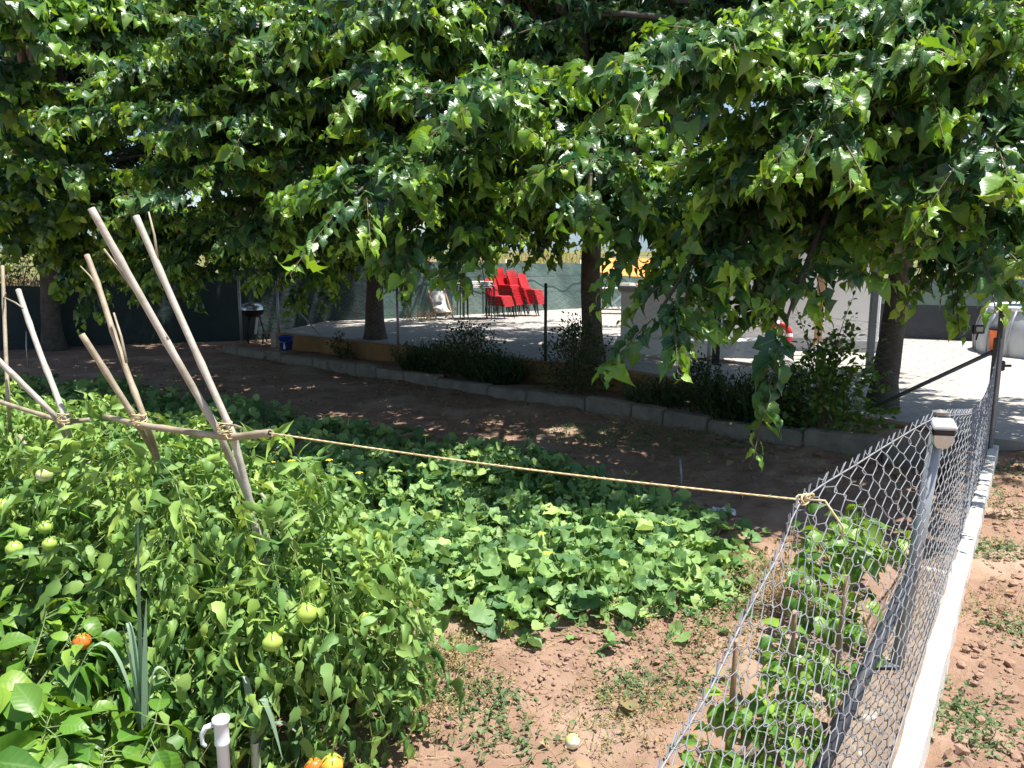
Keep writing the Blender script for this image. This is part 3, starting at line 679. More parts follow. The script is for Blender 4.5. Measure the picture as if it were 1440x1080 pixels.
def shrub(label, loc, rx_, rz_, n, leaf, mat_, group=None, cat='shrub', name='shrub', tpl=T_SMALL, stems=5, upright=0.3, shape=0.4):
    root = thing(name, label, cat, loc, 0, group); cl = Cloud(); wood = MB(); r_ = rx_
    for i in range(stems):
        a = 6.28 * i / stems + random.random(); e = Vector((r_ * .6 * math.cos(a), r_ * .6 * math.sin(a), rz_ * random.uniform(.7, .95)))
        wood.tube(bez(Vector((0, 0, -.05)), Vector((0, 0, rz_ * .3)), e * .6 + Vector((0, 0, rz_ * .2)), e, 6), [0.012 * rz_ ** .5 * (1 - k / 8) for k in range(7)], 5, False)
    nb = max(6, n // 22); th = rng.random(nb) * 6.283; hh = rng.random(nb) ** 0.8; rr = np.sqrt(rng.random(nb)) * r_ * np.sqrt(np.clip(1 - (hh - shape) ** 2 / ((1 - shape) ** 2 if shape < 1 else 1) * (hh > shape), 0.03, 1))
    C = np.stack([rr * np.cos(th), rr * np.sin(th), hh * rz_ * (0.85 + .3 * rng.random(nb))], 1)
    idx = rng.integers(0, nb, n); P = C[idx] + rng.normal(size=(n, 3)) * np.array([r_ * .16, r_ * .16, rz_ * .09])
    P[:, 2] = np.abs(P[:, 2])
    A = unit(P * np.array([1, 1, .3]) / r_ + rdir(n) * 0.8 + np.array([0, 0, upright])); N = unit(np.array([0, 0, 1.0]) + .7 * rng.normal(size=(n, 3)))
    cl.leaves(tpl, P, A, N, leaf * vary(n, .6, 1.25), 1, vary(n, 0, .7), .2, vary(n, 0, 1))
    cl.sticks(C * .35, C, 0.004 * rz_ ** .5, 0.002)
    wood.build('stem', M['twig'], root); cl.build('foliage', [M[mat_], M['twig']], root)
    return root
def grassy(label, loc, rad, h, n, mat_, group=None, cat='weed', name='weed_clump', lean=.5):
    root = thing(name, label, cat, loc, 0, group); cl = Cloud()
    th = rng.random(n) * 6.283; r_ = np.sqrt(rng.random(n)) * rad
    P = np.stack([r_ * np.cos(th), r_ * np.sin(th), np.full(n, -.02)], 1)
    A = unit(np.stack([P[:, 0] / rad * lean + .35 * rng.normal(size=n), P[:, 1] / rad * lean + .35 * rng.normal(size=n), np.ones(n)], 1))
    N = unit(np.cross(A, rdir(n)))
    cl.leaves(T_BLADE, P, A, N, h * vary(n, .5, 1.15), vary(n, .25, .6), vary(n, .1, .9), .3, vary(n, 0, 1))
    k = n * 3; i = rng.integers(0, n, k); Q = P[i] + A[i] * (h * vary(k, .2, .9))[:, None]
    cl.leaves(T_SMALL, Q, rdir(k), unit(np.array([0, 0, 1.]) + .5 * rng.normal(size=(k, 3))), (.045) * vary(k, .5, 1.3), 1, .4, .2, vary(k, 0, 1))
    cl.build('foliage', [M[mat_], M['twig']], root)
    return root
bed = [       (690, 530, .30, .50, 'narrow dark weeds between the clumps below the chairs'),
       (500, 500, .22, .35, 'low dark weed tuft at the foot of the ochre wall below the trunk in shade'),
       (600, 520, .42, .55, 'tall dark bushy weeds left of the black tables against the terrace'),
       (655, 528, .55, .66, 'broad dark weed clump below the stacked tables'),
       (715, 532, .35, .5, 'dark feathery weed clump below the red chairs'),
       (800, 552, .50, .80, 'tallest dark weeds spilling over the kerb before the middle trunk'),
       (940, 562, .36, .40, 'dark weed clump right of the ochre wall patch'),
       (985, 575, .38, .48, 'dark weed clump around the thin grey fence post'),
       (1050, 585, .50, .60, 'dark weeds under the low hanging mulberry shoot'),
       (1110, 590, .40, .45, 'dark weeds left of the leafy shrub by the corner')]
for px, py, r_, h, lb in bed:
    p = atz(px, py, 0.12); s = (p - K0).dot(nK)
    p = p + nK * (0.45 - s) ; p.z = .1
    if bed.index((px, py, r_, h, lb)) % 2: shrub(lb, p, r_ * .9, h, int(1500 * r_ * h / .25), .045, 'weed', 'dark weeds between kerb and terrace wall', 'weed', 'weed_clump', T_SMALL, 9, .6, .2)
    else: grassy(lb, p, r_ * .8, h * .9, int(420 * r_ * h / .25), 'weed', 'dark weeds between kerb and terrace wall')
p = atz(1185, 590, 0.1); p += nK * (0.35 - (p - K0).dot(nK)); p.z = .08
shrub('leafy green shrub at the foot of the right hand tree', p, .52, .75, 1500, .075, 'shrubleaf')
sp = p + Vector((0.05, 0.12, 0))
# spindly sapling above the shrub
root = thing('sapling', 'spindly sapling with small round leaves rising before the white wall', 'sapling', sp); cl = Cloud(); wd = MB()
for i in range(9):
    a = random.uniform(0, 6.28); e = Vector((.28 * math.cos(a), .16 * math.sin(a), random.uniform(.8, 1.32))); c_ = bez(Vector((0, 0, 0)), Vector((0, 0, .5)), e * .7 + Vector((0, 0, .15)), e, 8)
    wd.tube(c_, [.008 * (1 - k / 10) for k in range(9)], 5, False)
    k = 26; tt = vary(k, 4, 8); P = np.array([(c_[int(t) if t < 8 else 7].lerp(c_[min(8, int(t) + 1)], t - int(t)))[:] for t in tt]) + .035 * rng.normal(size=(k, 3))
    cl.leaves(T_SMALL, P, rdir(k), unit(np.array([0, 0, 1.]) + .7 * rng.normal(size=(k, 3))), .05 * vary(k, .7, 1.3), 1.5, .3, .2, vary(k, .3, 1))
wd.build('stem', M['twig'], root); cl.build('foliage', [M['shrubleaf']], root)

# shrubs, slatted fence, hill and house beyond the netting
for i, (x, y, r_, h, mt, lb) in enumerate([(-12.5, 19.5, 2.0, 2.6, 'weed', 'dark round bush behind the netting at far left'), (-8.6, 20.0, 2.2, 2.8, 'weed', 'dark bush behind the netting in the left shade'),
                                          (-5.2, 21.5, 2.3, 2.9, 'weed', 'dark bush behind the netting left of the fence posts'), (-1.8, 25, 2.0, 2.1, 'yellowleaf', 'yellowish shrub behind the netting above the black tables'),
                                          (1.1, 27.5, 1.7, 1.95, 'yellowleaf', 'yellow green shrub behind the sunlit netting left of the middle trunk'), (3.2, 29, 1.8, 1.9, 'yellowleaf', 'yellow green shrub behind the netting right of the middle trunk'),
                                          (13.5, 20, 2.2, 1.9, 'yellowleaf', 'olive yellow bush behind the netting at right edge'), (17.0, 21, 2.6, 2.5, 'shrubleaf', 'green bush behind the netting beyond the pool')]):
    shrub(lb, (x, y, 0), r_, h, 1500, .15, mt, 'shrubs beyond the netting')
sfz = thing('slatted_fence', 'pale vertical slat fence beyond the green netting', 'fence', (-1.6, 25.2, 0))
for i in range(44):
    m = MB(); m.box((i * .13, i * .075, .95), (.07, .03, 1.9 + .05 * random.random()), Matrix.Rotation(R(30), 3, 'Z')); m.build('slat', M['straw'], sfz)
for z in (.5, 1.5): m = MB(); m.tube([(0, .04, z), (5.7, 3.32, z)], .025, 6); m.build('rail', M['straw'], sfz)
sfb = thing('reed_screen', 'brown reed screen panel beyond the netting left of the red chairs', 'screen', (-2.6, 22.3, 0.2))
m = MB()
for i in range(60): m.tube([(i * .035, i * .02, 0), (i * .035 + random.uniform(-.01, .01), i * .02, 1.62 + random.uniform(-.05, .05))], .014, 5)
m.build('reeds', M['brownwood'], sfb)
m = MB()
for z in (.4, 1.3): m.tube([(-.05, .01, z), (2.1, 1.22, z)], .02, 6)
m.build('rail', M['wood'], sfb)
# dry wire fence and grass bank seen over the dark netting at far left
df = thing('field_fence', 'rusty wire field fence before dry grass at far left', 'fence', (-19, 18.5, 0)); P0 = []; P1 = []
for i in range(61): P0.append((i * .15, 0, 0)); P1.append((i * .15, 0, 1.6))
for k in range(9): P0.append((0, 0, .1 + .18 * k)); P1.append((9, 0, .1 + .18 * k))
cl = Cloud(); cl.sticks(np.array(P0), np.array(P1), .006, mi=0); cl.build('wire_mesh', [M['darkpost']], df)
for i in range(4): m = MB(); m.tube([(i * 3, 0, -.1), (i * 3, 0, 1.75)], .03, 8); m.build('post', M['wood'], df)
cl = Cloud(); n = 9000; P = np.stack([vary(n, -26, -9), vary(n, 19, 25), np.zeros(n)], 1); A = unit(np.array([0, 0, 1.]) + .3 * rng.normal(size=(n, 3)))
cl.leaves(T_BLADE, P, A, unit(np.cross(A, rdir(n))), vary(n, .6, 1.5), 1.0, vary(n, .2, 1), .2, vary(n, 0, 1)); tag(cl.build('dry_grass', [M['dryleaf']]), 'tall dry straw coloured grass beyond the far left netting', 'grass', kind='stuff')
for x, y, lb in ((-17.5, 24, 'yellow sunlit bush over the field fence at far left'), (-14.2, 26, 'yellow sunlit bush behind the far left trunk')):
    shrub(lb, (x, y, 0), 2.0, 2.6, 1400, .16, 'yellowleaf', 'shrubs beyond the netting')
m = MB(); m.add([(-300, 19.5, .02), (-3.5, 20.5, .02), (4.5, 29, .05), (13, 30, .05), (18, 17, .02), (300, 10, .02), (300, 400, 6), (-300, 400, 6)], [tuple(range(8))])
M['field'] = mat('field', (0.10, 0.12, 0.04), (0.22, 0.19, 0.08), .35, 1, .05, 4, spec=.1, c3=(.07, .09, .03), s3=.08)
tag(m.build('field', M['field']), 'olive green rough field beyond the netting', kind='structure')
m = MB(); vs = []; n = 60
for i in range(n + 1):
    x = -900 + 1800 * i / n; h = 16 + 26 * float(vnoise(np.array([i * .22 + 20]), np.array([3.3]), 12)[0] + .5)
    vs += [(x, 620, -2), (x, 660, h), (x, 900, h * .9), (x, 950, -2)]
m.add(vs, [(i * 4 + k, i * 4 + 4 + k, i * 4 + 5 + k, i * 4 + 1 + k) for i in range(n) for k in range(3)], True)
tag(m.build('hills', M['hill']), 'distant blue grey hills', kind='structure')
# ================================================================ CANES AND STRING
def cane(label, pts, r0, r1, mt='canepale', twigs=(), ext=0.0, name='garden_cane', grp='canes of the tomato row'):
    P = [Vector(p) for p in pts]
    if ext: P.append(P[-1] + (P[-1] - P[0]).normalized() * ext)
    o = P[0].copy(); root = thing(name, label, 'cane', o, 0, grp)
    L_ = (P[-1] - P[0]).length; n = max(8, int(L_ / 0.03)); pts2 = []; rad = []; nxt = 0.1
    for i in range(n + 1):
        t = i / n; s_ = t * (len(P) - 1); k = min(len(P) - 2, int(s_)); p = P[k].lerp(P[k + 1], s_ - k) - o
        p += Vector((.004 * math.sin(t * 9 + o.x * 7), .004 * math.cos(t * 7 + o.x), 0))
        r_ = (r0 + (r1 - r0) * t) * .9
        if t * L_ > nxt: r_ *= 1.16; nxt += random.uniform(.17, .26)     # nodes
        pts2.append(p); rad.append(r_)
    m = MB(); m.tube(pts2, rad, 10); m.build('stalk', M[mt], root)
    for a, b, r_ in twigs:
        m = MB(); a, b = Vector(a) - o, Vector(b) - o
        m.tube([a, a.lerp(b, .5) + Vector((.004, 0, .003)), b], [r_, r_ * .85, r_ * .6], 6); m.build('side_shoot', M['cane'], root)
    return root
X1 = at(303, 600, 2.62); X2 = at(325, 607, 2.58); X3 = at(205, 593, 2.82); X4 = at(192, 590, 2.80); X5 = at(90, 590, 3.05); X6 = at(12, 566, 3.42); X7 = at(72, 582, 3.05)
cane('thickest pale cane leaning left, rising highest of all from the middle crossing', [at(128, 293, 2.45), X1, at(372, 752, 2.86)], .0135, .0145, 'canepale', [(at(236, 478, 2.55), at(146, 350, 2.5), .006)], 0.4)
cane('long pale cane right of the tallest with a thin upright shoot at its tip', [at(192, 304, 2.60), X2, at(362, 748, 2.68)], .0125, .0150, 'canepale', [(at(222, 366, 2.6), at(209, 298, 2.6), .005)], 0.3)
cane('knotty cane with a short side shoot left of the tallest cane', [at(121, 359, 2.95), at(158, 462, 2.88), X3, at(236, 690, 3.1)], .012, .0125, 'cane', [(at(137, 404, 2.92), at(113, 374, 2.92), .004), (at(178, 510, 2.82), at(160, 440, 2.86), .006)], 0.0)
cane('short brown cane meeting the knotty cane at the crossbar', [at(113, 470, 2.72), X4, at(225, 655, 3.1)], .0125, .012, 'cane', [], 0.2)
cane('pale slim cane second from the left edge with a thread of twig', [at(27, 408, 3.35), at(60, 508, 3.2), X5, at(112, 660, 3.45)], .0125, .0135, 'canepale', [(at(36, 436, 3.3), at(6, 418, 3.3), .004)], 0.2)
cane('thin upright brown stick at the left edge', [at(3, 374, 3.6), X6, at(16, 650, 3.8)], .009, .011, 'cane', [(at(5, 420, 3.55), at(8, 412, 3.5), .004)], 0.2)
cane('pale cane leaning across from the left edge to the far crossing', [at(-25, 482, 3.0), X7, at(97, 618, 3.2)], .0125, .0115, 'canepale', [], 0.3)
E0 = at(379, 609, 2.45)
cane('horizontal crossbar cane with its hollow cut end tied to the string', [E0, X2 + Vector((0, .0, -.02)), X4 + Vector((0, -.01, -.015)), at(148, 586, 2.98)], .0145, .011, 'cane', [(at(340, 602, 2.52), at(318, 597, 2.56), .005), (at(225, 592, 2.7), at(218, 584, 2.68), .003)])
m = MB(); d_ = (E0 - X2).normalized(); m.lathe([(0.0, 0.0), (.0085, 0.0)], E0 + d_ * .0015, 10, False, d_.to_track_quat('Z', 'Y').to_matrix())
o_ = m.build('bore_shade', M['black'], KIDS and [o for o in COL.objects if o.get('label', '').startswith('horizontal crossbar')][0]); o_.location = -E0  # black disc paints the shade inside the hollow end
cane('second horizontal cane at the left edge, thin and partly hidden in leaves', [at(-30, 556, 3.5), X5 + Vector((0, 0, -.01)), at(128, 590, 3.06)], .011, .010, 'cane', [])
cane('brown stick half buried in the tomato leaves at far left', [at(28, 612, 3.2), at(62, 668, 3.15)], .009, .010, 'cane', [], .1)
cane('dry brown cane stub low beside the long pale cane', [at(366, 694, 2.62), at(398, 742, 2.64)], .006, .008, 'cane', [], .1)
for px, py, t, lb in ((316, 602, 2.57, 'twine binding on the crossbar at the tallest canes'), (196, 590, 2.79, 'twine binding on the crossbar at the knotty cane'), (90, 588, 3.04, 'twine binding where the left canes cross')):
    o = at(px, py, t); root = thing('twine_binding', lb, 'twine', o, 0, 'twine bindings on the canes'); m = MB()
    for k in range(5):
        a = [Vector((.024 * math.cos(q * .7 + k) , .030 * math.sin(q * .7 + k), .012 * math.sin(q * .35 + k * 2) + (k - 2) * .006)) for q in range(10)]
        m.tube(a, .0024, 5)
    m.build('cord', M['twine'], root)
    m = MB(); m.tube([(.0, -.02, 0), (.02, -.03, -.03), (.035, -.03, -.028)], .0018, 5); m.build('loose_end', M['twine'], root)
# the taut string to the fence
root = thing('string', 'taut straw coloured twine from the crossbar cane to the wire fence', 'string', TIE); m = MB(); n = 70; pts = []
for i in range(n + 1):
    p = E0.lerp(TIE, i / n); p.z -= .012 * math.sin(math.pi * i / n); pts.append(p - TIE)
for ph in (0, 2.09, 4.19):
    m.tube([p + Vector((0, math.cos(i * 1.9 + ph), math.sin(i * 1.9 + ph))) * .0014 for i, p in enumerate(pts)], .0021, 5)
for i in range(45):
    p = pts[random.randint(0, n)]; d_ = Vector((random.uniform(-.012, .012), random.uniform(-.005, .005), random.uniform(-.012, .010))); m.tube([p, p + d_], .0006, 3)
m.build('cord', M['twine'], root)
m = MB()
for k in range(3):
    m.tube([Vector((.016 * math.cos(q * .63) + .010 * k, .012 * math.sin(q * .63 + k), .011 * math.sin(q * .63) + .004 * k)) for q in range(11)], .0034, 6)
m.build('knot', M['twine'], root)
m = MB(); q = [at(1138, 703, 2.15) - TIE, at(1160, 704, 2.13) - TIE, at(1172, 722, 2.12) - TIE, at(1186, 742, 2.12) - TIE, at(1184, 758, 2.12) - TIE]
m.tube(q, .0034, 6); m.build('loose_end', M['twine'], root)

# ================================================================ CROPS
RD = Vector((-.826, .563, 0)); R0 = Vector((-.60, 2.44, 0)); RN = Vector((-.563, -.826, 0))
def tomato(label, base, hw, h, n, wilt, fruits=()):
    root = thing('tomato_plant', label, 'tomato plant', base, 0, 'tomato plants along the canes'); cl = Cloud(); st = MB()
    b = Vector(base)
    tips = []
    for i in range(9):
        a = 6.283 * i / 9 + random.random() * .6; rr = hw * random.uniform(.35, 1.0); e = Vector((rr * math.cos(a), rr * math.sin(a), h * random.uniform(.55, 1.0)))
        c_ = bez(Vector((.03 * math.cos(a), .03 * math.sin(a), -.03)), Vector((0, 0, h * .5)), e * .7 + Vector((0, 0, h * .35)), e, 10); tips.append(c_)
        st.tube(c_, [.008 * (1 - k / 13) for k in range(11)], 6, False)
    st.build('stem', M['greenweedstem'] if 'greenweedstem' in M else M['pepper'], root)
    # compound leaves: stalks with drooping leaflets
    th = rng.random(n) * 6.283; zz = rng.random(n) ** 0.75; rr = hw * np.sqrt(np.clip(1 - (zz - .15) ** 2 * .95, .05, 1)) * (0.35 + .65 * np.sqrt(rng.random(n)))
    P = np.stack([rr * np.cos(th), rr * np.sin(th), .05 + zz * h], 1) * (1 + .05 * rng.normal(size=(n, 1)))
    out = np.stack([np.cos(th), np.sin(th), np.zeros(n)], 1)
    A = unit(out * vary(n, .4, 1.0)[:, None] + rdir(n) * .6 + np.array([0, 0, 1.0]) * (vary(n, -.2, .7) - wilt)[:, None])
    N = unit(np.array([0, 0, 1.0]) + .45 * out + .5 * rng.normal(size=(n, 3)))
    S = unit(np.cross(A, N)); N = np.cross(S, A); rl = vary(n, .13, .24)
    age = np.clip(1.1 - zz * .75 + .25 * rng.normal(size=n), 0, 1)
    prev = P
    for k, t in enumerate((.35, .35, .68, .68, .95, .2, .52, .86, .45)):
        sd = (1 if k % 2 else -1) if k != 4 else 0
        q = P + A * (rl * t)[:, None] - np.array([0, 0, 1.0]) * (rl * t * t * (.25 + wilt * .5))[:, None]
        ax = unit(A * (.55 if sd else 1) + S * sd * vary(n, .6, 1.0)[:, None] + np.array([0, 0, -1.0]) * vary(n, .05, .5 + wilt)[:, None])
        sz = vary(n, .060, .112) * (1.15 if not sd else (.6 if k > 4 else 1))
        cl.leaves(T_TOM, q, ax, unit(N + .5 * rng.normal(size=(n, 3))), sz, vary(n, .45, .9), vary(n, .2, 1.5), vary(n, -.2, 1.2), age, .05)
    cl.sticks(P, P + A * (rl * .95)[:, None] - np.array([0, 0, 1.0]) * (rl * .9 * (.25 + wilt * .5))[:, None], .0022, .0012)
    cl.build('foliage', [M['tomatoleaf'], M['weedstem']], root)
    for px, py, t, r_, mt in fruits:
        p = at(px, py, t) - b; m = MB()
        m.lathe([(0.001, -.92 * r_)] + [(r_ * math.sin(a) * (1 - .0 * a), -r_ * .9 * math.cos(a) + (.06 * r_ if a > 2.6 else 0)) for a in np.linspace(.25, 2.9, 11)] + [(.001, .80 * r_)], p, 18)
        m.v = [tuple(p + (Vector(v) - p) * (1 + .045 * math.cos(5 * math.atan2(v[1] - p.y, v[0] - p.x) + px) * (1 if v[2] > p.z else .4) + .03 * math.sin(40 * v[0] + 31 * v[2]))) for v in m.v]
        f = m.build('tomato', M[mt], root)
        m = MB()
        for j in range(5): a = j * 1.257; m.tube([p + Vector((0, 0, .82 * r_)), p + Vector((.5 * r_ * math.cos(a), .5 * r_ * math.sin(a), .86 * r_)), p + Vector((.85 * r_ * math.cos(a), .85 * r_ * math.sin(a), .6 * r_))], [.003, .003, .0008], 4)
        m.tube([p + Vector((0, 0, .8 * r_)), p + Vector((.01, .01, r_ + .05))], .002, 4); cx = m.build('calyx', M['pepper'], f)
    return root
M['weedstem'] = mat('weedstem', (0.16, 0.24, 0.07), (0.24, 0.32, 0.12), 30, 0.6)
tom = [(0.16, .36, .68, 270, .75, 'wilted tomato plant with drooping leaves at the right end of the row', [(383, 903, 2.35, .031, 'tomatogreen'), (394, 884, 2.42, .024, 'tomatogreen'), (432, 862, 2.43, .034, 'tomatogreen'), (517, 873, 2.52, .032, 'tomatogreen'), (467, 1076, 2.25, .034, 'tomatoyellow'), (441, 1081, 2.27, .030, 'tomatored')]),
       (.48, .44, .90, 280, .45, 'tomato plant around the foot of the two tallest canes', []),
       (.88, .46, .86, 270, .25, 'tall leafy tomato plant between the tallest canes and the knotty cane', [(402, 893, 2.6, .02, 'tomatogreen')][:0]),
       (1.3, .48, .86, 270, .2, 'tomato plant under the knotty cane crossing', []),
       (1.8, .50, .88, 260, .15, 'tomato plant with pale unripe fruit below the left canes', [(63, 667, 2.88, .030, 'tomatopale'), (64, 742, 2.82, .026, 'tomatogreen')]),
       (2.3, .52, .92, 250, .1, 'tomato plant at the left edge with several green fruits low down', [(20, 772, 2.70, .028, 'tomatogreen'), (5, 712, 2.85, .03, 'tomatogreen')]),
       (2.9, .52, .92, 170, .1, 'tomato plant farthest along the row behind the thin brown stick', [])]
for s_, hw, h, n, wl, lb, fr in tom:
    p = R0 + RD * s_ + RN * random.uniform(-.04, .04); tomato(lb, (p.x, p.y, 0), hw, h, n, wl, fr)
# a lower outer skirt of two sprawling plants in front of the row
p = R0 + RD * 1.7 + RN * .36; tomato('sprawling tomato plant low behind the pepper plants with a ripe orange fruit', (p.x, p.y, 0), .42, .55, 140, .4, [(115, 903, 2.43, .028, 'tomatored'), (70, 765, 2.62, .024, 'tomatogreen')])

def pepper(label, base, hw, h, n, group, leaf=.095, fruits=2):
    root = thing('pepper_plant', label, 'pepper plant', base, 0, group); cl = Cloud(); st = MB(); P = []; A = []; AG = []
    st.tube([(0, 0, -.03), (.005, 0, h * .3), (0, .005, h * .5)], [.009, .008, .007], 7, False)
    per = n // 9
    for i in range(9):
        a = 6.283 * i / 9 + random.random() * .5; rr = hw * random.uniform(.3, .95); e = Vector((rr * math.cos(a), rr * math.sin(a), h * random.uniform(.65, 1.0)))
        c_ = bez(Vector((0, 0, h * .28)), Vector((rr * .3 * math.cos(a), rr * .3 * math.sin(a), h * .5)), e * .8 + Vector((0, 0, -.03)), e, 8)
        st.tube(c_, [.006 * (1 - k / 11) for k in range(9)], 5, False)
        for k in range(per):
            t = random.uniform(.25, 1) ** .6 * 8; q = c_[min(7, int(t))].lerp(c_[min(8, int(t) + 1)], t - int(t)); al = random.uniform(0, 6.283)
            P.append(q[:]); A.append((math.cos(al) + .7 * math.cos(a), math.sin(al) + .7 * math.sin(a), random.uniform(-.8, .5))); AG.append(1.05 - .6 * t / 8 + random.gauss(0, .2))
    P = np.array(P); A = unit(np.array(A)); n = len(P); pet = leaf * .45
    N = unit(np.array([0, 0, 1.0]) + .4 * rng.normal(size=(n, 3)))
    cl.leaves(T_PEP, P + A * pet, A, N, leaf * vary(n, .65, 1.3), vary(n, .95, 1.35), vary(n, .3, 1.2), vary(n, .1, .7), np.clip(AG, 0, 1), .015)
    cl.sticks(P, P + A * pet, .0018, .0012)
    st.build('stem', M['weedstem'], root); cl.build('foliage', [M['pepperleaf'], M['weedstem']], root)
    for k in range(fruits):
        a = random.uniform(3.4, 5.8); q = Vector((hw * .75 * math.cos(a), hw * .75 * math.sin(a), h * random.uniform(.45, .7)))
        m = MB(); m.lathe([(.002, .0), (.016, -.004), (.020, -.02), (.016, -.055), (.008, -.085), (.001, -.095)], q, 10); m.tube([q, q + Vector((.004, 0, .03))], .003, 5); m.build('pepper', M['pepper'], root)
    return root
g_ = 'pepper plants in the near left corner'
for b, hw, h, n, lb in (((-1.12, 1.78, 0), .25, .48, 230, 'bushy pepper plant in the near corner left of the white pipe'), ((-1.36, 1.86, 0), .28, .56, 220, 'pepper plant at the bottom left corner of the garden'),
                        ((-1.62, 2.22, 0), .30, .66, 240, 'tall bright pepper plant at the left edge beside the leek'), ((-1.95, 2.55, 0), .30, .70, 220, 'pepper plant at the left edge against the tomato leaves'),
                        ((-1.30, 2.20, 0), .22, .42, 130, 'small pepper plant between the leek and the corner peppers'), ((-.86, 1.60, 0), .14, .22, 50, 'lowest pepper plant at the foot of the white pipe')):
    pepper(lb, b, hw, h, n, g_, .10)
g_ = 'pepper plants along the wire fence'
for b, hw, h, n, lb in (((1.52, 3.30, 0), .22, .74, 120, 'tallest pepper plant behind the fence mesh near the leaning post'), ((1.30, 2.98, 0), .20, .52, 90, 'pepper plant behind the mesh below the loose string end'),
                        ((1.05, 2.60, 0), .19, .42, 75, 'pepper plant behind the mesh among the dark stakes'), ((.82, 2.26, 0), .19, .40, 80, 'pepper plant low behind the sagging mesh'),
                        ((.62, 1.98, 0), .18, .36, 70, 'pepper plant behind the sagging mesh near the bottom edge'), ((.30, 1.62, 0), .17, .42, 60, 'small pepper plant in front of the sagging mesh at the bottom edge'),
                        ((1.75, 3.75, 0), .18, .45, 90, 'small pepper plant beyond the tallest one along the mesh')):
    pepper(lb, b, hw, h * .92, n, g_, .082, 1)
for p0_, p1_, lb in ((atz(1168, 985, 0), at(1192, 810, 2.85), 'dark stake standing among the peppers behind the mesh'), (atz(1105, 985, .05), at(1118, 860, 2.62), 'short brown stake left of the dark stake behind the mesh'), (atz(1020, 1085, 0), at(1036, 900, 2.35), 'brown stake behind the sagging mesh near the bottom edge')):
    root = thing('wooden_stake', lb, 'stake', p0_, 0, 'stakes along the wire fence'); m = MB(); d_ = p1_ - p0_
    m.tube([(0, 0, -.05), d_ * .5 + Vector((.003, 0, 0)), d_], [.011, .010, .009], 7); m.build('stick', M['wood'], root)
p0_ = Vector((.115, 1.13, 0)); root = thing('wooden_stake', 'brown rounded stake top poking up at the bottom edge of the picture', 'stake', p0_)
m = MB(); m.tube([(0, 0, -.1), (0, .002, .45), (0, 0, .88), (0, 0, .895)], [.018, .018, .018, .011], 12); m.build('stick', M['wood'], root)

def leek(label, base, specs):
    root = thing('leek', label, 'leek', base); m = MB(); m.tube([(0, 0, -.05), (0, 0, .12), (0, 0, .22)], [.016, .015, .014], 10, False); m.build('stalk', M['paleplastic'] if 0 else M['leekstem'], root)
    for dx, dy, h, droop, w_ in specs:
        n = 14; vs = []; d = Vector((dx, dy, 0)); l = d.length or 1; dn = d / l; sd = Vector((-dn.y, dn.x, 0))
        for i in range(n + 1):
            t = i / n; p = d * t ** 1.6 + Vector((0, 0, .08 + h * (math.sin(min(t * (1 + droop), 1.9) * math.pi / 2) if droop else t)))
            ww = w_ * (1 - t ** 3) * (.7 + .3 * min(1, t * 5)) + .001; f = .35 * ww
            vs += [p - sd * ww - dn * f, p + dn * .0, p + sd * ww - dn * f]
        b = Cloud(); q = [(i * 3 + k, i * 3 + k + 1, i * 3 + 4 + k, i * 3 + 3 + k) for i in range(n) for k in (0, 1)]
        V = np.array([x[:] for x in vs]); lf = np.tile(np.array([[-.1, .3, random.random()], [0, .3, .5], [.1, .3, .5]]), (n + 1, 1)); lf[:, 2] = random.random()
        b.raw(V, np.array(q), np.zeros((0, 3), int), lf, np.full(len(V), random.random())); b.build('leaf', [M['leekleaf']], root)
    return root
M['leekstem'] = mat('leekstem', (0.40, 0.48, 0.32), (0.55, 0.6, 0.45), 10, 0.5)
leek('tall grey green leek with upright strap leaves between peppers and tomatoes', (-1.10, 2.10, 0), [(.02, .03, .90, 0, .013), (.05, -.02, .66, 0, .013), (-.20, -.03, .52, .55, .010), (-.05, .04, .56, .2, .011), (-.02, -.03, .58, 0, .013), (.08, .05, .42, .4, .010)])
leek('small leek with one arching leaf beside the white pipe', (-.80, 2.18, 0), [(.10, -.05, .30, .75, .016), (-.05, .05, .34, .2, .013), (.04, .10, .25, 0, .012), (.16, .02, .20, .6, .011)])

# white pipe with a hook
pb = at(319, 1024, 2.1); root = thing('irrigation_pipe', 'white plastic pipe with a hooked collar standing at the tomato row', 'pipe', (pb.x - .015, pb.y, 0)); o = Vector((pb.x - .015, pb.y, 0)); m = MB(); tp = pb - o
m.lathe([(.0165, 0), (.0165, tp.z - .05), (.0205, tp.z - .045), (.021, tp.z - .04), (.0195, tp.z - .035), (.0195, tp.z + .015), (.023, tp.z + .02), (.023, tp.z + .03), (.0165, tp.z + .03), (.016, tp.z - .03)], (.0, 0, 0), 20)
m.build('tube', M['pvc'], root)
m = MB(); m.tube([Vector((-.020, -.002, tp.z + .012)), Vector((-.040, -.006, tp.z + .006)), Vector((-.052, -.008, tp.z - .016)), Vector((-.050, -.009, tp.z - .040)), Vector((-.040, -.009, tp.z - .048))], [.008, .008, .007, .006, .005], 8); m.build('hook', M['pvc'], root)

# fallen tomato on bare soil
p = atz(805, 1040, .03); p.z = float(soil_h(p.x, p.y)) + .024; root = thing('tomato', 'pale sunscalded tomato lying alone on the bare soil', 'tomato', p)
m = MB(); r_ = .029; m.lathe([(0.001, -.9 * r_)] + [(r_ * .9 * math.sin(a), -r_ * math.cos(a)) for a in np.linspace(.25, 2.9, 11)] + [(.001, .85 * r_)], (0, 0, 0), 18, True, Matrix.Rotation(R(50), 3, 'Y')); m.build('fruit', M['tomatopale'], root)
m = MB(); m.tube([(.018, 0, .016), (.026, .002, .024)], .003, 5); m.build('stalk_scar', M['wood'], root)
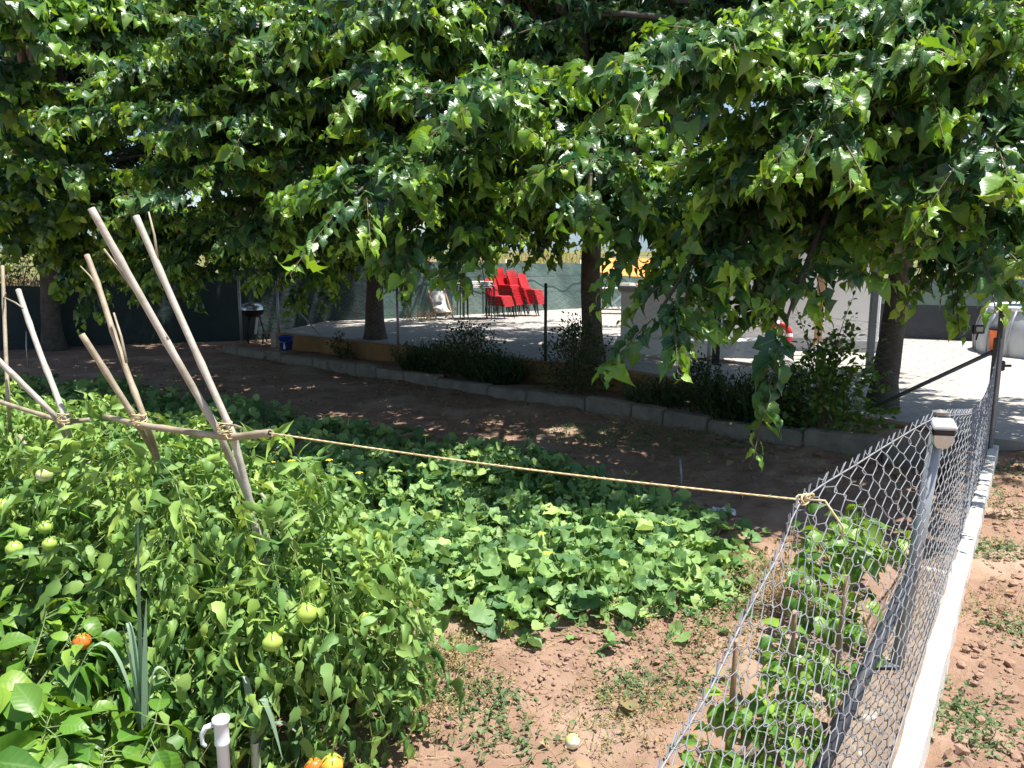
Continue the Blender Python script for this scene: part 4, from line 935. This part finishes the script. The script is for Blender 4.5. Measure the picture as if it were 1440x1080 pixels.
# melon vines: leaves on stalks over a bed nobody could count
poly = [(.86, 3.36), (.35, 3.22), (.02, 3.16), (-.45, 3.42), (-1.6, 4.3), (-3.2, 5.4), (-6, 7.4), (-9.0, 9.4), (-7.0, 10.3), (-4.7, 9.5), (-3.2, 8.7), (-1.3, 7.3), (-.2, 6.4), (.6, 5.7), (1.18, 4.9), (1.34, 4.3), (1.12, 3.7)]
def inside(x, y):
    r_ = np.zeros(len(x), bool); n = len(poly)
    for i in range(n):
        (x1, y1), (x2, y2) = poly[i], poly[(i + 1) % n]
        r_ ^= ((y1 > y) != (y2 > y)) & (x < (x2 - x1) * (y - y1) / (y2 - y1 + 1e-12) + x1)
    return r_
cl = Cloud(); FL = []
for (n, tp, ylo, yhi, sz) in ((27000, T_MEL, 3.1, 6.2, .092), (13000, T_MELS, 6.2, 12.2, .115)):
    x = vary(n, -10, 1.6); y = vary(n, ylo, yhi); k = inside(x + .10 * rng.normal(size=n), y + .10 * rng.normal(size=n))
    dn = vnoise(x * 1.6 + 70, y * 1.6 + 70, 21) + .3 * vnoise(x * 4 + 70, y * 4 + 70, 22); k &= rng.random(n) < np.clip(.95 + 1.3 * dn, .1, 1)
    if ylo > 6: k &= rng.random(n) < np.clip(1.25 - (y - 6) / 9, .3, 1)
    # tomato row stands here
    rel = (x - R0.x) * RN.x + (y - R0.y) * RN.y; al = (x - R0.x) * RD.x + (y - R0.y) * RD.y; k &= ~((np.abs(rel) < .4) & (al > -.2))
    x, y = x[k], y[k]; n = len(x); hgt = (.04 + .19 * rng.random(n)) * (1 + 1.1 * vnoise(x * 1.1 + 12, y * 1.1 + 12, 23))
    edge = sum(inside(x + .28 * math.cos(a), y + .28 * math.sin(a)) for a in np.linspace(0, 5.5, 8)) / 8.0; hgt = hgt * np.clip(-.35 + 1.4 * edge, .12, 1)
    g0 = np.stack([x, y, soil_h(x, y)], 1); off = rng.normal(size=(n, 3)) * np.array([.06, .06, 0]); tp_ = g0 + off + np.stack([0 * x, 0 * x, hgt], 1)
    A = unit(np.concatenate([rng.normal(size=(n, 2)) + off[:, :2] * 4, -.25 + .35 * rng.normal(size=(n, 1))], 1)); N = unit(np.array([0, 0, 1.0]) + .55 * rng.normal(size=(n, 3)) + .5 * off)
    s_ = sz * vary(n, .5, 1.3)
    cl.leaves(tp, tp_ + A * (s_ * .4)[:, None], A, N, s_, vary(n, .9, 1.15), 0.0, vary(n, -.5, 1.1), np.clip(vary(n, .0, 1.1), 0, 1), .065)
    cl.sticks(g0, tp_, .0026, .002); 
# trailing shoots
tag(cl.build('melon_vines', [M['melonleaf'], M['weedstem']]), 'dense melon vines with lobed blue green leaves covering the bed', 'melon vines', kind='stuff')
for i, (px, py, t) in enumerate([(382, 650, 4.3), (410, 648, 4.3), (463, 647, 4.4), (505, 665, 4.2), (762, 750, 4.0), (770, 778, 3.8), (598, 612, 5.4)]):
    p = at(px, py, t); lb = ['yellow melon flower nearest the long pale cane', 'yellow melon flower right beside the one nearest the cane', 'yellow melon flower shaded by a dark leaf', 'small yellow melon flower at the shade edge', 'pale yellow melon flower in the sunlit leaves below the string', 'lowest yellow melon flower in the sunlit leaves', 'yellow melon flower under the string in shade'][i]
    root = thing('melon_flower', lb, 'flower', p, 0, 'yellow melon flowers'); c2 = Cloud(); a = np.arange(5) * 1.257
    c2.leaves(T_SMALL, np.zeros((5, 3)), np.stack([np.cos(a), np.sin(a), np.full(5, .45)], 1), np.tile([[0, 0, 1.0]], (5, 1)), .024, 1.5, .5, .2, 0.5); c2.build('petals', [M['flower']], root)
    m = MB(); m.tube([(0, 0, .006), (.003, .004, -.10)], .0022, 5); m.build('stalk', M['weedstem'], root)

# ================================================================ TERRACE FURNITURE
def red_chair(label):
    root = thing('stacking_chair', label, 'chair', (0, 0, 0), 0, 'stacked red chairs')
    m = MB(); vs = []                                   # seat pan, front towards +x
    for i in range(6):
        x = -.20 + .08 * i; z = .40 - .012 * math.sin(i / 5 * 3.1) - (.02 if i == 5 else 0)
        for y in (-.21, -.1, 0, .1, .21): vs.append((x, y, z - .008 * math.cos(y * 7)))
    k = len(vs); vs += [(a, b, c - .05) for a, b, c in vs]; fs = []
    for i in range(5):
        for j in range(4): a = i * 5 + j; fs += [(a, a + 1, a + 6, a + 5), (k + a, k + a + 5, k + a + 6, k + a + 1)]
    rim = [0, 1, 2, 3, 4, 9, 14, 19, 24, 29, 28, 27, 26, 25, 20, 15, 10, 5]
    fs += [(rim[i], k + rim[i], k + rim[(i + 1) % 18], rim[(i + 1) % 18]) for i in range(18)]
    m.add(vs, fs, False); m.build('seat', M['red'], root)
    m = MB()                                            # back of three curved slats
    for z0, z1 in ((.46, .545), (.575, .66), (.69, .78)):
        vs = []
        for y in (-.22, -.11, 0, .11, .22):
            for zz in (z0, z1): vs.append((-.23 - .12 * (zz - .45) - .02 + .6 * y * y, y, zz - .25 * y * y * (zz == .80)))
        k = 10; vs += [(a - .014, b, c) for a, b, c in vs]; fs = []
        for j in range(4): a = j * 2; fs += [(a, a + 2, a + 3, a + 1), (k + a, k + a + 1, k + a + 3, k + a + 2), (a + 1, a + 3, k + a + 3, k + a + 1), (a, k + a, k + a + 2, a + 2)]
        fs += [(0, 1, k + 1, k), (8, k + 8, k + 9, 9)]; m.add(vs, fs)
    m.build('backrest', M['red'], root)
    for s in (-1, 1):
        m = MB(); m.tube([(.22, .215 * s, 0), (.17, .205 * s, .37), (-.18, .205 * s, .37)], .008, 6); m.build('leg', M['black'], root)
        m = MB(); m.tube([(-.27, .215 * s, 0), (-.215, .21 * s, .40), (-.245, .205 * s, .60)], .008, 6); m.build('leg', M['black'], root)
    return root
first = None
STK = [(706, 448, 4, 'front left', -32), (722, 445, 8, 'second', -30), (738, 444, 7, 'third', -28), (752, 444, 6, 'right hand', -28)]
for px, py, cnt, nm, rz in STK:
    b = atz(px, py, .35)
    for k in range(cnt):
        pos_ = 'topmost red chair of the ' if k == cnt - 1 else ('bottom red chair standing under the ' if k == 0 else 'red chair within the ')
        what = {'front left': 'lowest stack nearest the black tables', 'second': 'tallest chair stack', 'third': 'stack just right of the tallest', 'right hand': 'stack farthest from the black tables'}[nm]
        lb = pos_ + what
        if first is None: o = red_chair(lb); first = o
        else: o = copy_tree(first); o['label'] = lb
        o.rotation_euler.z = R(rz + random.uniform(-2, 2)); o.location = (b.x - .022 * k * math.cos(R(rz)), b.y - .022 * k * math.sin(R(rz)), zt(b.x) - .04 + .058 * k)

def nest_table(label):
    root = thing('nesting_table', label, 'table', (0, 0, 0), 0, 'black framed tables stacked on the terrace')
    m = MB(); m.box((0, 0, .735), (.66, .66, .022), None, .006); m.build('tabletop', M['tabletop'], root)
    for s in (-1, 1):
        for q in (-1, 1):
            m = MB(); m.tube([(s * .31, q * .31, 0), (s * .31, q * .31, .64), (s * .30, q * .30, .69), (s * .26, q * .27, .715)], .013, 7); m.build('leg', M['black'], root)
        m = MB(); m.tube([(s * .29, -.27, .712), (s * .29, .27, .712)], .012, 6); m.build('frame_rail', M['black'], root)
    return root
b = atz(668, 450, .35); t0 = None
for k, (dx, dy, lb) in enumerate([(0, 0, 'lowest black framed table of the nest beside the red chairs'), (.07, .06, 'second black framed table set over the lowest in the nest'), (-.06, .10, 'third black framed table of the nest'), (.02, .16, 'topmost pale topped table of the nest')]):
    o = nest_table(lb) if t0 is None else copy_tree(t0); t0 = t0 or o; o['label'] = lb
    o.location = (b.x + dx, b.y + .3 + dy, zt(b.x) + .036 * k); o.rotation_euler.z = R(12 + 2 * k)

# white sling chair, tilted
b = atz(620, 449, .35); root = thing('deck_chair', 'small deck chair with a white printed sling and wooden legs', 'deck chair', b, R(-62))
m = MB(); vs = []
for i in range(9):
    t = i / 8; x = .28 - .50 * t - .05 * math.sin(t * 3.1); z = .16 + .02 + (.46 * t ** 1.6) - .07 * math.sin(t * 3.14)
    vs += [(x, -.19, z), (x, .19, z), (x, -.19, z - .008), (x, .19, z - .008)]
m.add(vs, [f for i in range(8) for f in ((i * 4, i * 4 + 4, i * 4 + 5, i * 4 + 1), (i * 4 + 2, i * 4 + 3, i * 4 + 7, i * 4 + 6), (i * 4, i * 4 + 2, i * 4 + 6, i * 4 + 4), (i * 4 + 1, i * 4 + 5, i * 4 + 7, i * 4 + 3))], True); m.build('sling', M['canvas'], root)
m = MB(); m.lathe([(.0, .0), (.07, .0), (.07, .004), (.05, .004), (.05, .006), (.0, .006)], (-.085, 0, .355), 20, False, Matrix.Rotation(R(-52), 3, 'Y')); m.build('print', M['print'], root)
for s in (-1, 1):
    m = MB(); m.box((.0, .205 * s, .33), (.03, .025, .92), Matrix.Rotation(R(-38), 3, 'Y'), .004); m.build('frame_rail', M['brownwood'], root)
    m = MB(); m.box((.0, .235 * s, .14), (.03, .022, .66), Matrix.Rotation(R(66), 3, 'Y'), .004); m.build('leg', M['brownwood'], root)
for x, z in ((.28, .18), (-.26, .62)): m = MB(); m.tube([(x, -.22, z), (x, .22, z)], .011, 6); m.build('crossbar', M['brownwood'], root)
b = atz(590, 452, .35); root = thing('garden_lattice', 'small red brown wooden lattice leaning beside the deck chair', 'lattice', b, R(10)); m = MB()
for i in range(9):
    for s in (-1, 1): m.box((-.28 + .07 * i, .012 * s + .02, .12), (.012, .008, .30), Matrix.Rotation(R(40 * s), 3, 'Y'))
m.build('slat', M['brownwood'], root)

# trestle table with pale blue crossed legs, and what stands on it
b = atz(868, 436, .33); TT = thing('trestle_table', 'white topped trestle table with pale blue crossed legs behind the middle trunk', 'table', b, R(-6))
m = MB(); m.box((.0, 0, .60), (1.25, .62, .03), None, .006); m.build('tabletop', M['tabletop'], TT)
for s in (-1, 1):
    for q in (-1, 1):
        m = MB(); m.box((-.28 * 0 + .1 * s - .12, .25 * q, .295), (.035, .03, .80), Matrix.Rotation(R(47 * s), 3, 'Y'), .004); m.build('leg', M['palepaint'], TT)
m = MB(); m.tube([(-.02, -.25, .3), (-.02, .25, .3)], .012, 6); m.build('brace', M['palepaint'], TT)
tz = b.z + .616
def on_table(dx, dy): c_, s_ = math.cos(R(-6)), math.sin(R(-6)); return (b.x + dx * c_ - dy * s_, b.y + dx * s_ + dy * c_, tz)
root = thing('paper_bag', 'crumpled cream bag lying on the trestle table', 'bag', on_table(.28, -.1)); m = MB()
vs = [(x * (1 + .2 * math.sin(x * 40 + z * 30)), y * (1 + .2 * math.cos(x * 31)), z) for z in (0, .07, .13) for x, y in ((-.18, -.1), (0, -.13), (.18, -.09), (.2, .08), (0, .12), (-.19, .09))]
m.add(vs, [(r * 6 + i, r * 6 + (i + 1) % 6, r * 6 + 6 + (i + 1) % 6, r * 6 + 6 + i) for r in (0, 1) for i in range(6)] + [tuple(range(12, 18))]); m.build('paper', M['beigeplastic'], root)
root = thing('plastic_bottle', 'red bottle lying at the right end of the trestle table', 'bottle', on_table(.5, -.12)); m = MB()
m.lathe([(.0, 0), (.055, .0), (.06, .02), (.06, .17), (.03, .22), (.02, .25), (.02, .27), (0, .27)], (-.1, 0, .06), 14, True, Matrix.Rotation(R(90), 3, 'Y')); m.build('body', M['red'], root)
m = MB(); m.lathe([(.024, 0), (.024, .03), (0, .03)], (.165, 0, .06), 12, False, Matrix.Rotation(R(90), 3, 'Y')); m.build('cap', M['beigeplastic'], root)

# orange awning on a frame
b = at(880, 372, 19.5); root = thing('awning', 'orange canvas awning slung low behind the trestle table', 'awning', (b.x, b.y, .3)); h_ = b.z - .3; m = MB(); vs = []
for i in range(13):
    u = -.75 + 1.5 * i / 12
    for j in range(7):
        v = j / 6; vs.append((u + .04 * v, -.5 + v * .5, h_ + .16 - .34 * (1 - v) - .05 * math.sin(i / 12 * 3.14) * (1 - v) + (.10 * (i / 12) * (v - 1))))
n_ = len(vs); m.add(vs + [(x, y + .01, z - .012) for x, y, z in vs], [(i * 7 + j, i * 7 + 7 + j, i * 7 + 8 + j, i * 7 + j + 1) for i in range(12) for j in range(6)] + [(n_ + i * 7 + j, n_ + i * 7 + j + 1, n_ + i * 7 + 8 + j, n_ + i * 7 + 7 + j) for i in range(12) for j in range(6)], True); m.build('canvas', M['orange'], root)
for u in (-.7, .72): m = MB(); m.tube([(u, .02, -.05), (u, .02, h_ + .17)], .02, 8); m.build('pole', M['greypost'], root)
m = MB(); m.tube([(-.75, .01, h_ + .17), (.78, .01, h_ + .17)], .015, 6); m.build('rail', M['greypost'], root)

# white masonry counter with its step
b = atz(872, 497, .3); root = thing('masonry_counter', 'pale rendered masonry counter right of the middle trunk', 'counter', (b.x, b.y, zt(b.x) - .03), R(-8))
m = MB(); m.box((.80, .42, .46), (1.6, .70, .95), None, .012); m.build('body', M['whitewall'], root)
m = MB(); m.box((.80, .41, .965), (1.68, .78, .06), None, .01); m.build('countertop', M['terrace'], root)
m = MB(); m.box((1.15, -.02, .12), (2.4, .46, .26), None, .012); m.build('step', M['whitewall'], root)
# long white wall and posts
a_, c_ = atz(985, 474, .3), atz(1234, 494, .13); d_ = c_ - a_; L_ = Vector((d_.x, d_.y, 0)).length
root = thing('white_wall', 'white rendered wall at the back of the terrace', 'wall', (a_.x, a_.y, 0), math.atan2(d_.y, d_.x))
m = MB(); m.box((L_ / 2, .12, .88), (L_, .22, 2.0), None, .01); m.build('wall_face', M['whitewall'], root)
m = MB(); m.box((L_ / 2, -.0, .16), (L_, .03, .30), None, .004); m.build('plinth', M['greyplastic'], root)
m = MB(); m.box((L_ / 2, .12, 1.92), (L_ + .1, .32, .07), None, .008); m.build('coping', M['terrace'], root)
def post(label, px, py, h, w_, mt, z=.2, foot=None):
    b = atz(px, py, z); root = thing('pergola_post', label, 'post', (b.x, b.y, zt(b.x)), R(-10)); m = MB(); m.box((0, 0, h / 2), (w_, w_, h), None, .006); m.build('upright', M[mt], root)
    m = MB(); m.box((0, 0, .02), (w_ * 1.7, w_ * 1.7, .03), None, .004); m.build('foot_plate', M[foot or mt], root)
    if foot: m = MB(); m.box((-.0, -w_ / 2 - .012, .11), (w_ * .9, .02, .20), None, .004); m.build('bracket', M[foot], root)
post('brown wooden post with a white foot bracket before the white wall', 1149, 494, 2.1, .11, 'brownwood', .18, 'paleplastic')
post('dark steel post just left of the right hand trunk', 1222, 520, 2.2, .09, 'darkpost', .14)
post('black steel post beside the thin grey fence post', 1006, 512, 2.0, .10, 'black', .24)
# red ring on a stand
b = atz(1092, 492, .22); root = thing('red_ring', 'red ring shaped object with pale bands propped on thin legs before the white wall', 'ring shaped object', (b.x, b.y, zt(b.x)), R(-12)); Rm = Matrix.Rotation(R(78), 3, 'X')
for i in range(4):
    for w0, w1, mt, nm in ((i * 90 + 8, i * 90 + 82, 'red', 'ring'), (i * 90 - 8, i * 90 + 8, 'paleplastic', 'band')):
        m = MB(); m.tube([Rm @ Vector((.19 * math.cos(R(a)), .19 * math.sin(R(a)), 0)) + Vector((0, 0, .36)) for a in np.linspace(w0, w1, 9)], .055 if nm == 'ring' else .058, 10); m.build(nm, M[mt], root)
for s in (-1, 1): m = MB(); m.tube([(.05 * s, .0, .2), (.11 * s, -.05, 0)], .009, 6); m.build('leg', M['black'], root)

# kettle barbecue, bench, grey block, bucket
b = atz(357, 477, .12); root = thing('barbecue', 'black kettle barbecue with a shiny lid beside the fence posts', 'barbecue', (b.x, b.y, .05)); m = MB()
m.lathe([(.0, .50), (.12, .51), (.20, .57), (.23, .66)], (0, 0, 0), 20); m.build('bowl', M['black'], root)
m = MB(); m.lathe([(.24, .665), (.235, .72), (.18, .785), (.08, .82), (0, .825)], (0, 0, 0), 20); m.build('lid', M['steel'], root); m = MB(); m.tube([(-.05, 0, .82), (-.04, 0, .86), (.04, 0, .86), (.05, 0, .82)], .01, 6); m.build('handle', M['black'], root)
for i in range(3): a = 2.09 * i + .4; m = MB(); m.tube([(.13 * math.cos(a), .13 * math.sin(a), .53), (.25 * math.cos(a), .25 * math.sin(a), 0)], .014, 7); m.build('leg', M['black'], root)
m = MB(); m.box((.13, -.19, .36), (.05, .008, .34), Matrix.Rotation(R(10), 3, 'Y')); m.build('towel', M['canvas'], root)
b = atz(379, 480, .1); root = thing('low_stool', 'low black stool with a pale seat left of the blue bucket', 'stool', (b.x, b.y, .05), R(15)); m = MB(); m.box((0, 0, .22), (.26, .22, .025), None, .005); m.build('seat', M['wood'], root)
for s in (-1, 1):
    for q in (-1, 1): m = MB(); m.tube([(.11 * s, .09 * q, .22), (.13 * s, .11 * q, 0)], .01, 6); m.build('leg', M['black'], root)
b = atz(317, 476, .02); root = thing('concrete_block', 'pale grey concrete block against the dark netting', 'block', (b.x, b.y, -.03), R(20)); m = MB(); m.box((0, 0, .2), (.62, .3, .42), None, .012); m.build('block', M['concrete'], root)
m = MB(); m.box((0, 0, .42), (.64, .32, .03), None, .005); m.build('cap_slab', M['kerbstone'], root)
b = atz(407, 489, .2); b -= nK * ((b - K0).dot(nK) - .2); root = thing('bucket', 'blue plastic bucket with a pale streak on the stone kerb', 'bucket', (b.x, b.y, .165)); m = MB()
m.lathe([(.0, .005), (.092, .005), (.128, .235), (.136, .235), (.136, .25), (.124, .25), (.09, .02), (0, .02)], (0, 0, 0), 22); m.build('body', M['blueplastic'], root)
m = MB(); m.tube([(-.13 * math.cos(a), -.02 - .11 * math.sin(a), .235 - .09 * math.sin(a)) for a in np.linspace(0, 3.14, 12)], .004, 6); m.build('handle', M['steel'], root)
m = MB(); m.add([(-.02, -.109, .03), (.022, -.109, .03), (.018, -.121, .10), (.0, -.128, .15), (-.012, -.119, .09)], [(0, 1, 2, 3, 4)]); m.build('streak', M['paleplastic'], root)
# thin stakes in the beds
for px, py, px2, py2, t, lb in ((957, 688, 956, 645, 5.6, 'thin pale stake standing in the shaded melon edge below the string'), (38, 500, 37, 466, 9.0, 'thin grey stake in the far left shade')):
    a_ = at(px, py, t); c_ = at(px2, py2, t); root = thing('marker_stake', lb, 'stake', a_, 0, 'thin marker stakes'); m = MB(); m.tube([(0, 0, -.15), (.002, 0, .1), c_ - a_], [.008, .008, .007], 6); m.build('stick', M['greypost'], root)

# above-ground pool and orange bin by the path
root = thing('pool', 'grey round above ground pool with ribs at the right edge', 'pool', (9.55, 13.1, .1)); m = MB(); n_ = 48
m.lathe([(1.38, 0), (1.40, .25), (1.34, .55), (1.25, .74), (1.22, .78), (1.17, .78), (1.17, .30), (0, .30)], (0, 0, 0), n_); m.build('wall', M['poolgrey'], root)
m = MB(); m.lathe([(1.23, .74), (1.27, .77), (1.26, .82), (1.20, .83), (1.16, .80)], (0, 0, 0), n_); m.build('rim', M['paleplastic'], root)
for i in range(20): a = .314 * i; m = MB(); m.tube([(r_ * math.cos(a), r_ * math.sin(a), z) for r_, z in ((1.41, 0), (1.43, .25), (1.37, .55), (1.28, .76))], .016, 6); m.build('rib', M['greyplastic'], root)
m = MB(); m.lathe([(1.17, .66), (0, .66)], (0, 0, 0), n_); m.build('water', mat('water', (.10, .22, .26), (.12, .25, .3), 3, .08), root)
b = atz(1404, 499, .1); root = thing('plastic_bin', 'orange plastic bin with a dark lid between the gate post and pool', 'bin', (b.x, b.y, .1)); m = MB(); m.lathe([(0, 0), (.13, 0), (.16, .40), (.17, .41), (.17, .43)], (0, 0, 0), 16); m.build('body', M['orangeplastic'], root)
m = MB(); m.lathe([(.175, .42), (.18, .45), (.1, .49), (0, .50)], (0, 0, 0), 16); m.build('lid', M['black'], root)

# ================================================================ GROUND DETAIL
def soilz(x, y): return soil_h(x, y)
cl = Cloud()
def bare(n, xlo, xhi, ylo, yhi):
    x = vary(n, xlo, xhi); y = vary(n, ylo, yhi); o_ = (x - B0.x) * nF.x + (y - B0.y) * nF.y
    k = (np.abs(o_ - .02) > .16); return x[k], y[k]
for n, xl, xh, yl, yh, lo, hi in ((4500, -1.0, 2.2, 1.6, 3.9, .003, .010), (700, 0, .9, 2.75, 3.4, .006, .018), (9000, 1.0, 5.5, 1.4, 6.4, .005, .030), (3500, -5, 3.5, 5.0, 12, .006, .022)):
    x, y = bare(n, xl, xh, yl, yh)
    if xl == 1.0: o_ = (x - B0.x) * nF.x + (y - B0.y) * nF.y; k = o_ > .2; x, y = x[k], y[k]
    s_ = lo + (hi - lo) * rng.random(len(x)) ** 3
    cl.lumps(ICO, np.stack([x, y, soilz(x, y) + s_ * .25], 1), np.stack([s_, s_ * vary(len(x), .6, 1), s_ * vary(len(x), .5, .8)], 1))
tag(cl.build('soil_clods', [M['clod']], smooth=False), 'loose clods of reddish soil', 'clods', kind='stuff')
cl = Cloud()
for n, xl, xh, yl, yh, L_ in ((500, -1.0, 1.3, 2.0, 3.8, .07), (350, 1.2, 5.0, 1.6, 6.4, .06), (1500, -5.0, 3.4, 5.6, 13.5, .10)):
    x, y = bare(n, xl, xh, yl, yh); a = vary(len(x), 0, 6.28); l = L_ * vary(len(x), .3, 1.3); P = np.stack([x, y, soilz(x, y) + .008], 1)
    cl.sticks(P, P + np.stack([np.cos(a) * l, np.sin(a) * l, .012 * rng.random(len(x))], 1), .0017, .001, mi=0)
tag(cl.build('dry_straw', [M['straw']]), 'scattered dry straw and twigs on the soil', 'straw', kind='stuff')
cl = Cloud()
x = np.concatenate([vary(700, -6, 3.5), vary(14, -.6, 1.2), vary(50, 1.6, 5)]); y = np.concatenate([vary(700, 5.5, 14), vary(14, 2.2, 3.6), vary(50, 2.2, 6.6)]); n = len(x)
o_ = (x - B0.x) * nF.x + (y - B0.y) * nF.y; k = np.abs(o_) > .2; x, y = x[k], y[k]; n = len(x)
cl.leaves(T_MULS, np.stack([x, y, soilz(x, y) + .018], 1), unit(rdir(n, .15)), unit(np.array([0, 0, 1.0]) + .3 * rng.normal(size=(n, 3))), .07 * vary(n, .5, 1.3), 1, vary(n, -.6, 1.2), vary(n, 0, .9), vary(n, 0, 1), .03)
tag(cl.build('leaf_litter', [M['dryleaf']]), 'dry fallen leaves on the shaded soil', 'leaf litter', kind='stuff')
def tufts(name, label, cat, spots, mt, leaf, stems=.0012, tall=.05):
    cl = Cloud()
    for x0, y0, r_, n in spots:
        x = x0 + r_ * rng.normal(size=n) * .5; y = y0 + r_ * rng.normal(size=n) * .5; z = soilz(x, y); h = tall * rng.random(n)
        P0 = np.stack([x, y, z], 1); P1 = P0 + np.stack([.03 * rng.normal(size=n), .03 * rng.normal(size=n), h + .006], 1); cl.sticks(P0, P1, stems)
        for q in range(3):
            cl.leaves(T_SMALL, P0 + (P1 - P0) * vary(n, .3, 1)[:, None], unit(rdir(n, .5)), unit(np.array([0, 0, 1.]) + .5 * rng.normal(size=(n, 3))), leaf * vary(n, .5, 1.4), 1, vary(n, 0, .6), .2, vary(n, 0, 1))
    tag(cl.build(name, [M[mt], M['weedstem']]), label, cat, kind='stuff')
G = lambda px, py: (atz(px, py, 0).x, atz(px, py, 0).y)
tufts('green_weeds', 'small grey green weeds spreading on the bare soil', 'weeds', [(*G(690, 985), .14, 80), (*G(680, 1040), .18, 60), (*G(640, 975), .12, 40), (*G(880, 975), .2, 80), (*G(950, 960), .22, 60), (*G(740, 1055), .2, 35), (*G(960, 900), .25, 70), (*G(1000, 860), .2, 90),
      (*G(1390, 770), .22, 160), (*G(1350, 985), .18, 100), (*G(1370, 1040), .2, 90), (*G(1425, 890), .15, 60), (*G(1375, 690), .35, 140), (*G(1385, 660), .3, 120)] + [(*G(px, 618 + random.uniform(-14, 14)), .5, 70) for px in range(760, 1060, 24)], 'greenweed', .022)
tufts('dry_weeds', 'straw coloured dried weeds on the bare soil', 'dry weeds', [(*G(600, 965), .26, 520), (*G(630, 930), .2, 260), (*G(560, 1010), .25, 200), (*G(900, 985), .3, 200), (*G(985, 900), .3, 260), (*G(1040, 840), .3, 200), (*G(850, 1040), .3, 120), (*G(1390, 860), .25, 120), (*G(1400, 720), .4, 140)], 'dryleaf', .014, .0010, .07)
p = atz(1112, 850, .05); root = thing('dead_plant', 'dead straw coloured plant behind the mesh left of the peppers', 'plant', (p.x, p.y, 0)); cl = Cloud(); n = 260
P0 = np.stack([.05 * rng.normal(size=n), .05 * rng.normal(size=n), .1 * rng.random(n)], 1); P1 = P0 + np.stack([.13 * rng.normal(size=n), .13 * rng.normal(size=n), .08 + .20 * rng.random(n)], 1)
cl.sticks(P0, P1, .0018, .001); cl.leaves(T_SMALL, P1, rdir(n), rdir(n), .035 * vary(n, .5, 1.3), 1, .8, .4, vary(n, 0, 1)); cl.build('foliage', [M['dryleaf'], M['straw']], root)
# crumpled pale plastic near the melon edge
p = atz(1015, 722, .04); root = thing('plastic_sheet', 'crumpled pale plastic scrap on the shaded soil below the string', 'litter', (p.x, p.y, float(soil_h(p.x, p.y)))); m = MB(); vs = []; k_ = 9
for i in range(k_):
    for j in range(k_): vs.append((-.09 + .18 * i / 8 + .012 * random.gauss(0, 1), -.05 + .11 * j / 8 + .012 * random.gauss(0, 1), .02 + abs(random.gauss(0, .022))))
m.add(vs, [(i * k_ + j, i * k_ + k_ + j, i * k_ + k_ + j + 1, i * k_ + j + 1) for i in range(8) for j in range(8)]); o_ = m.build('film', M['paleplastic'], root); s_ = o_.modifiers.new('thick', 'SOLIDIFY'); s_.thickness = .003
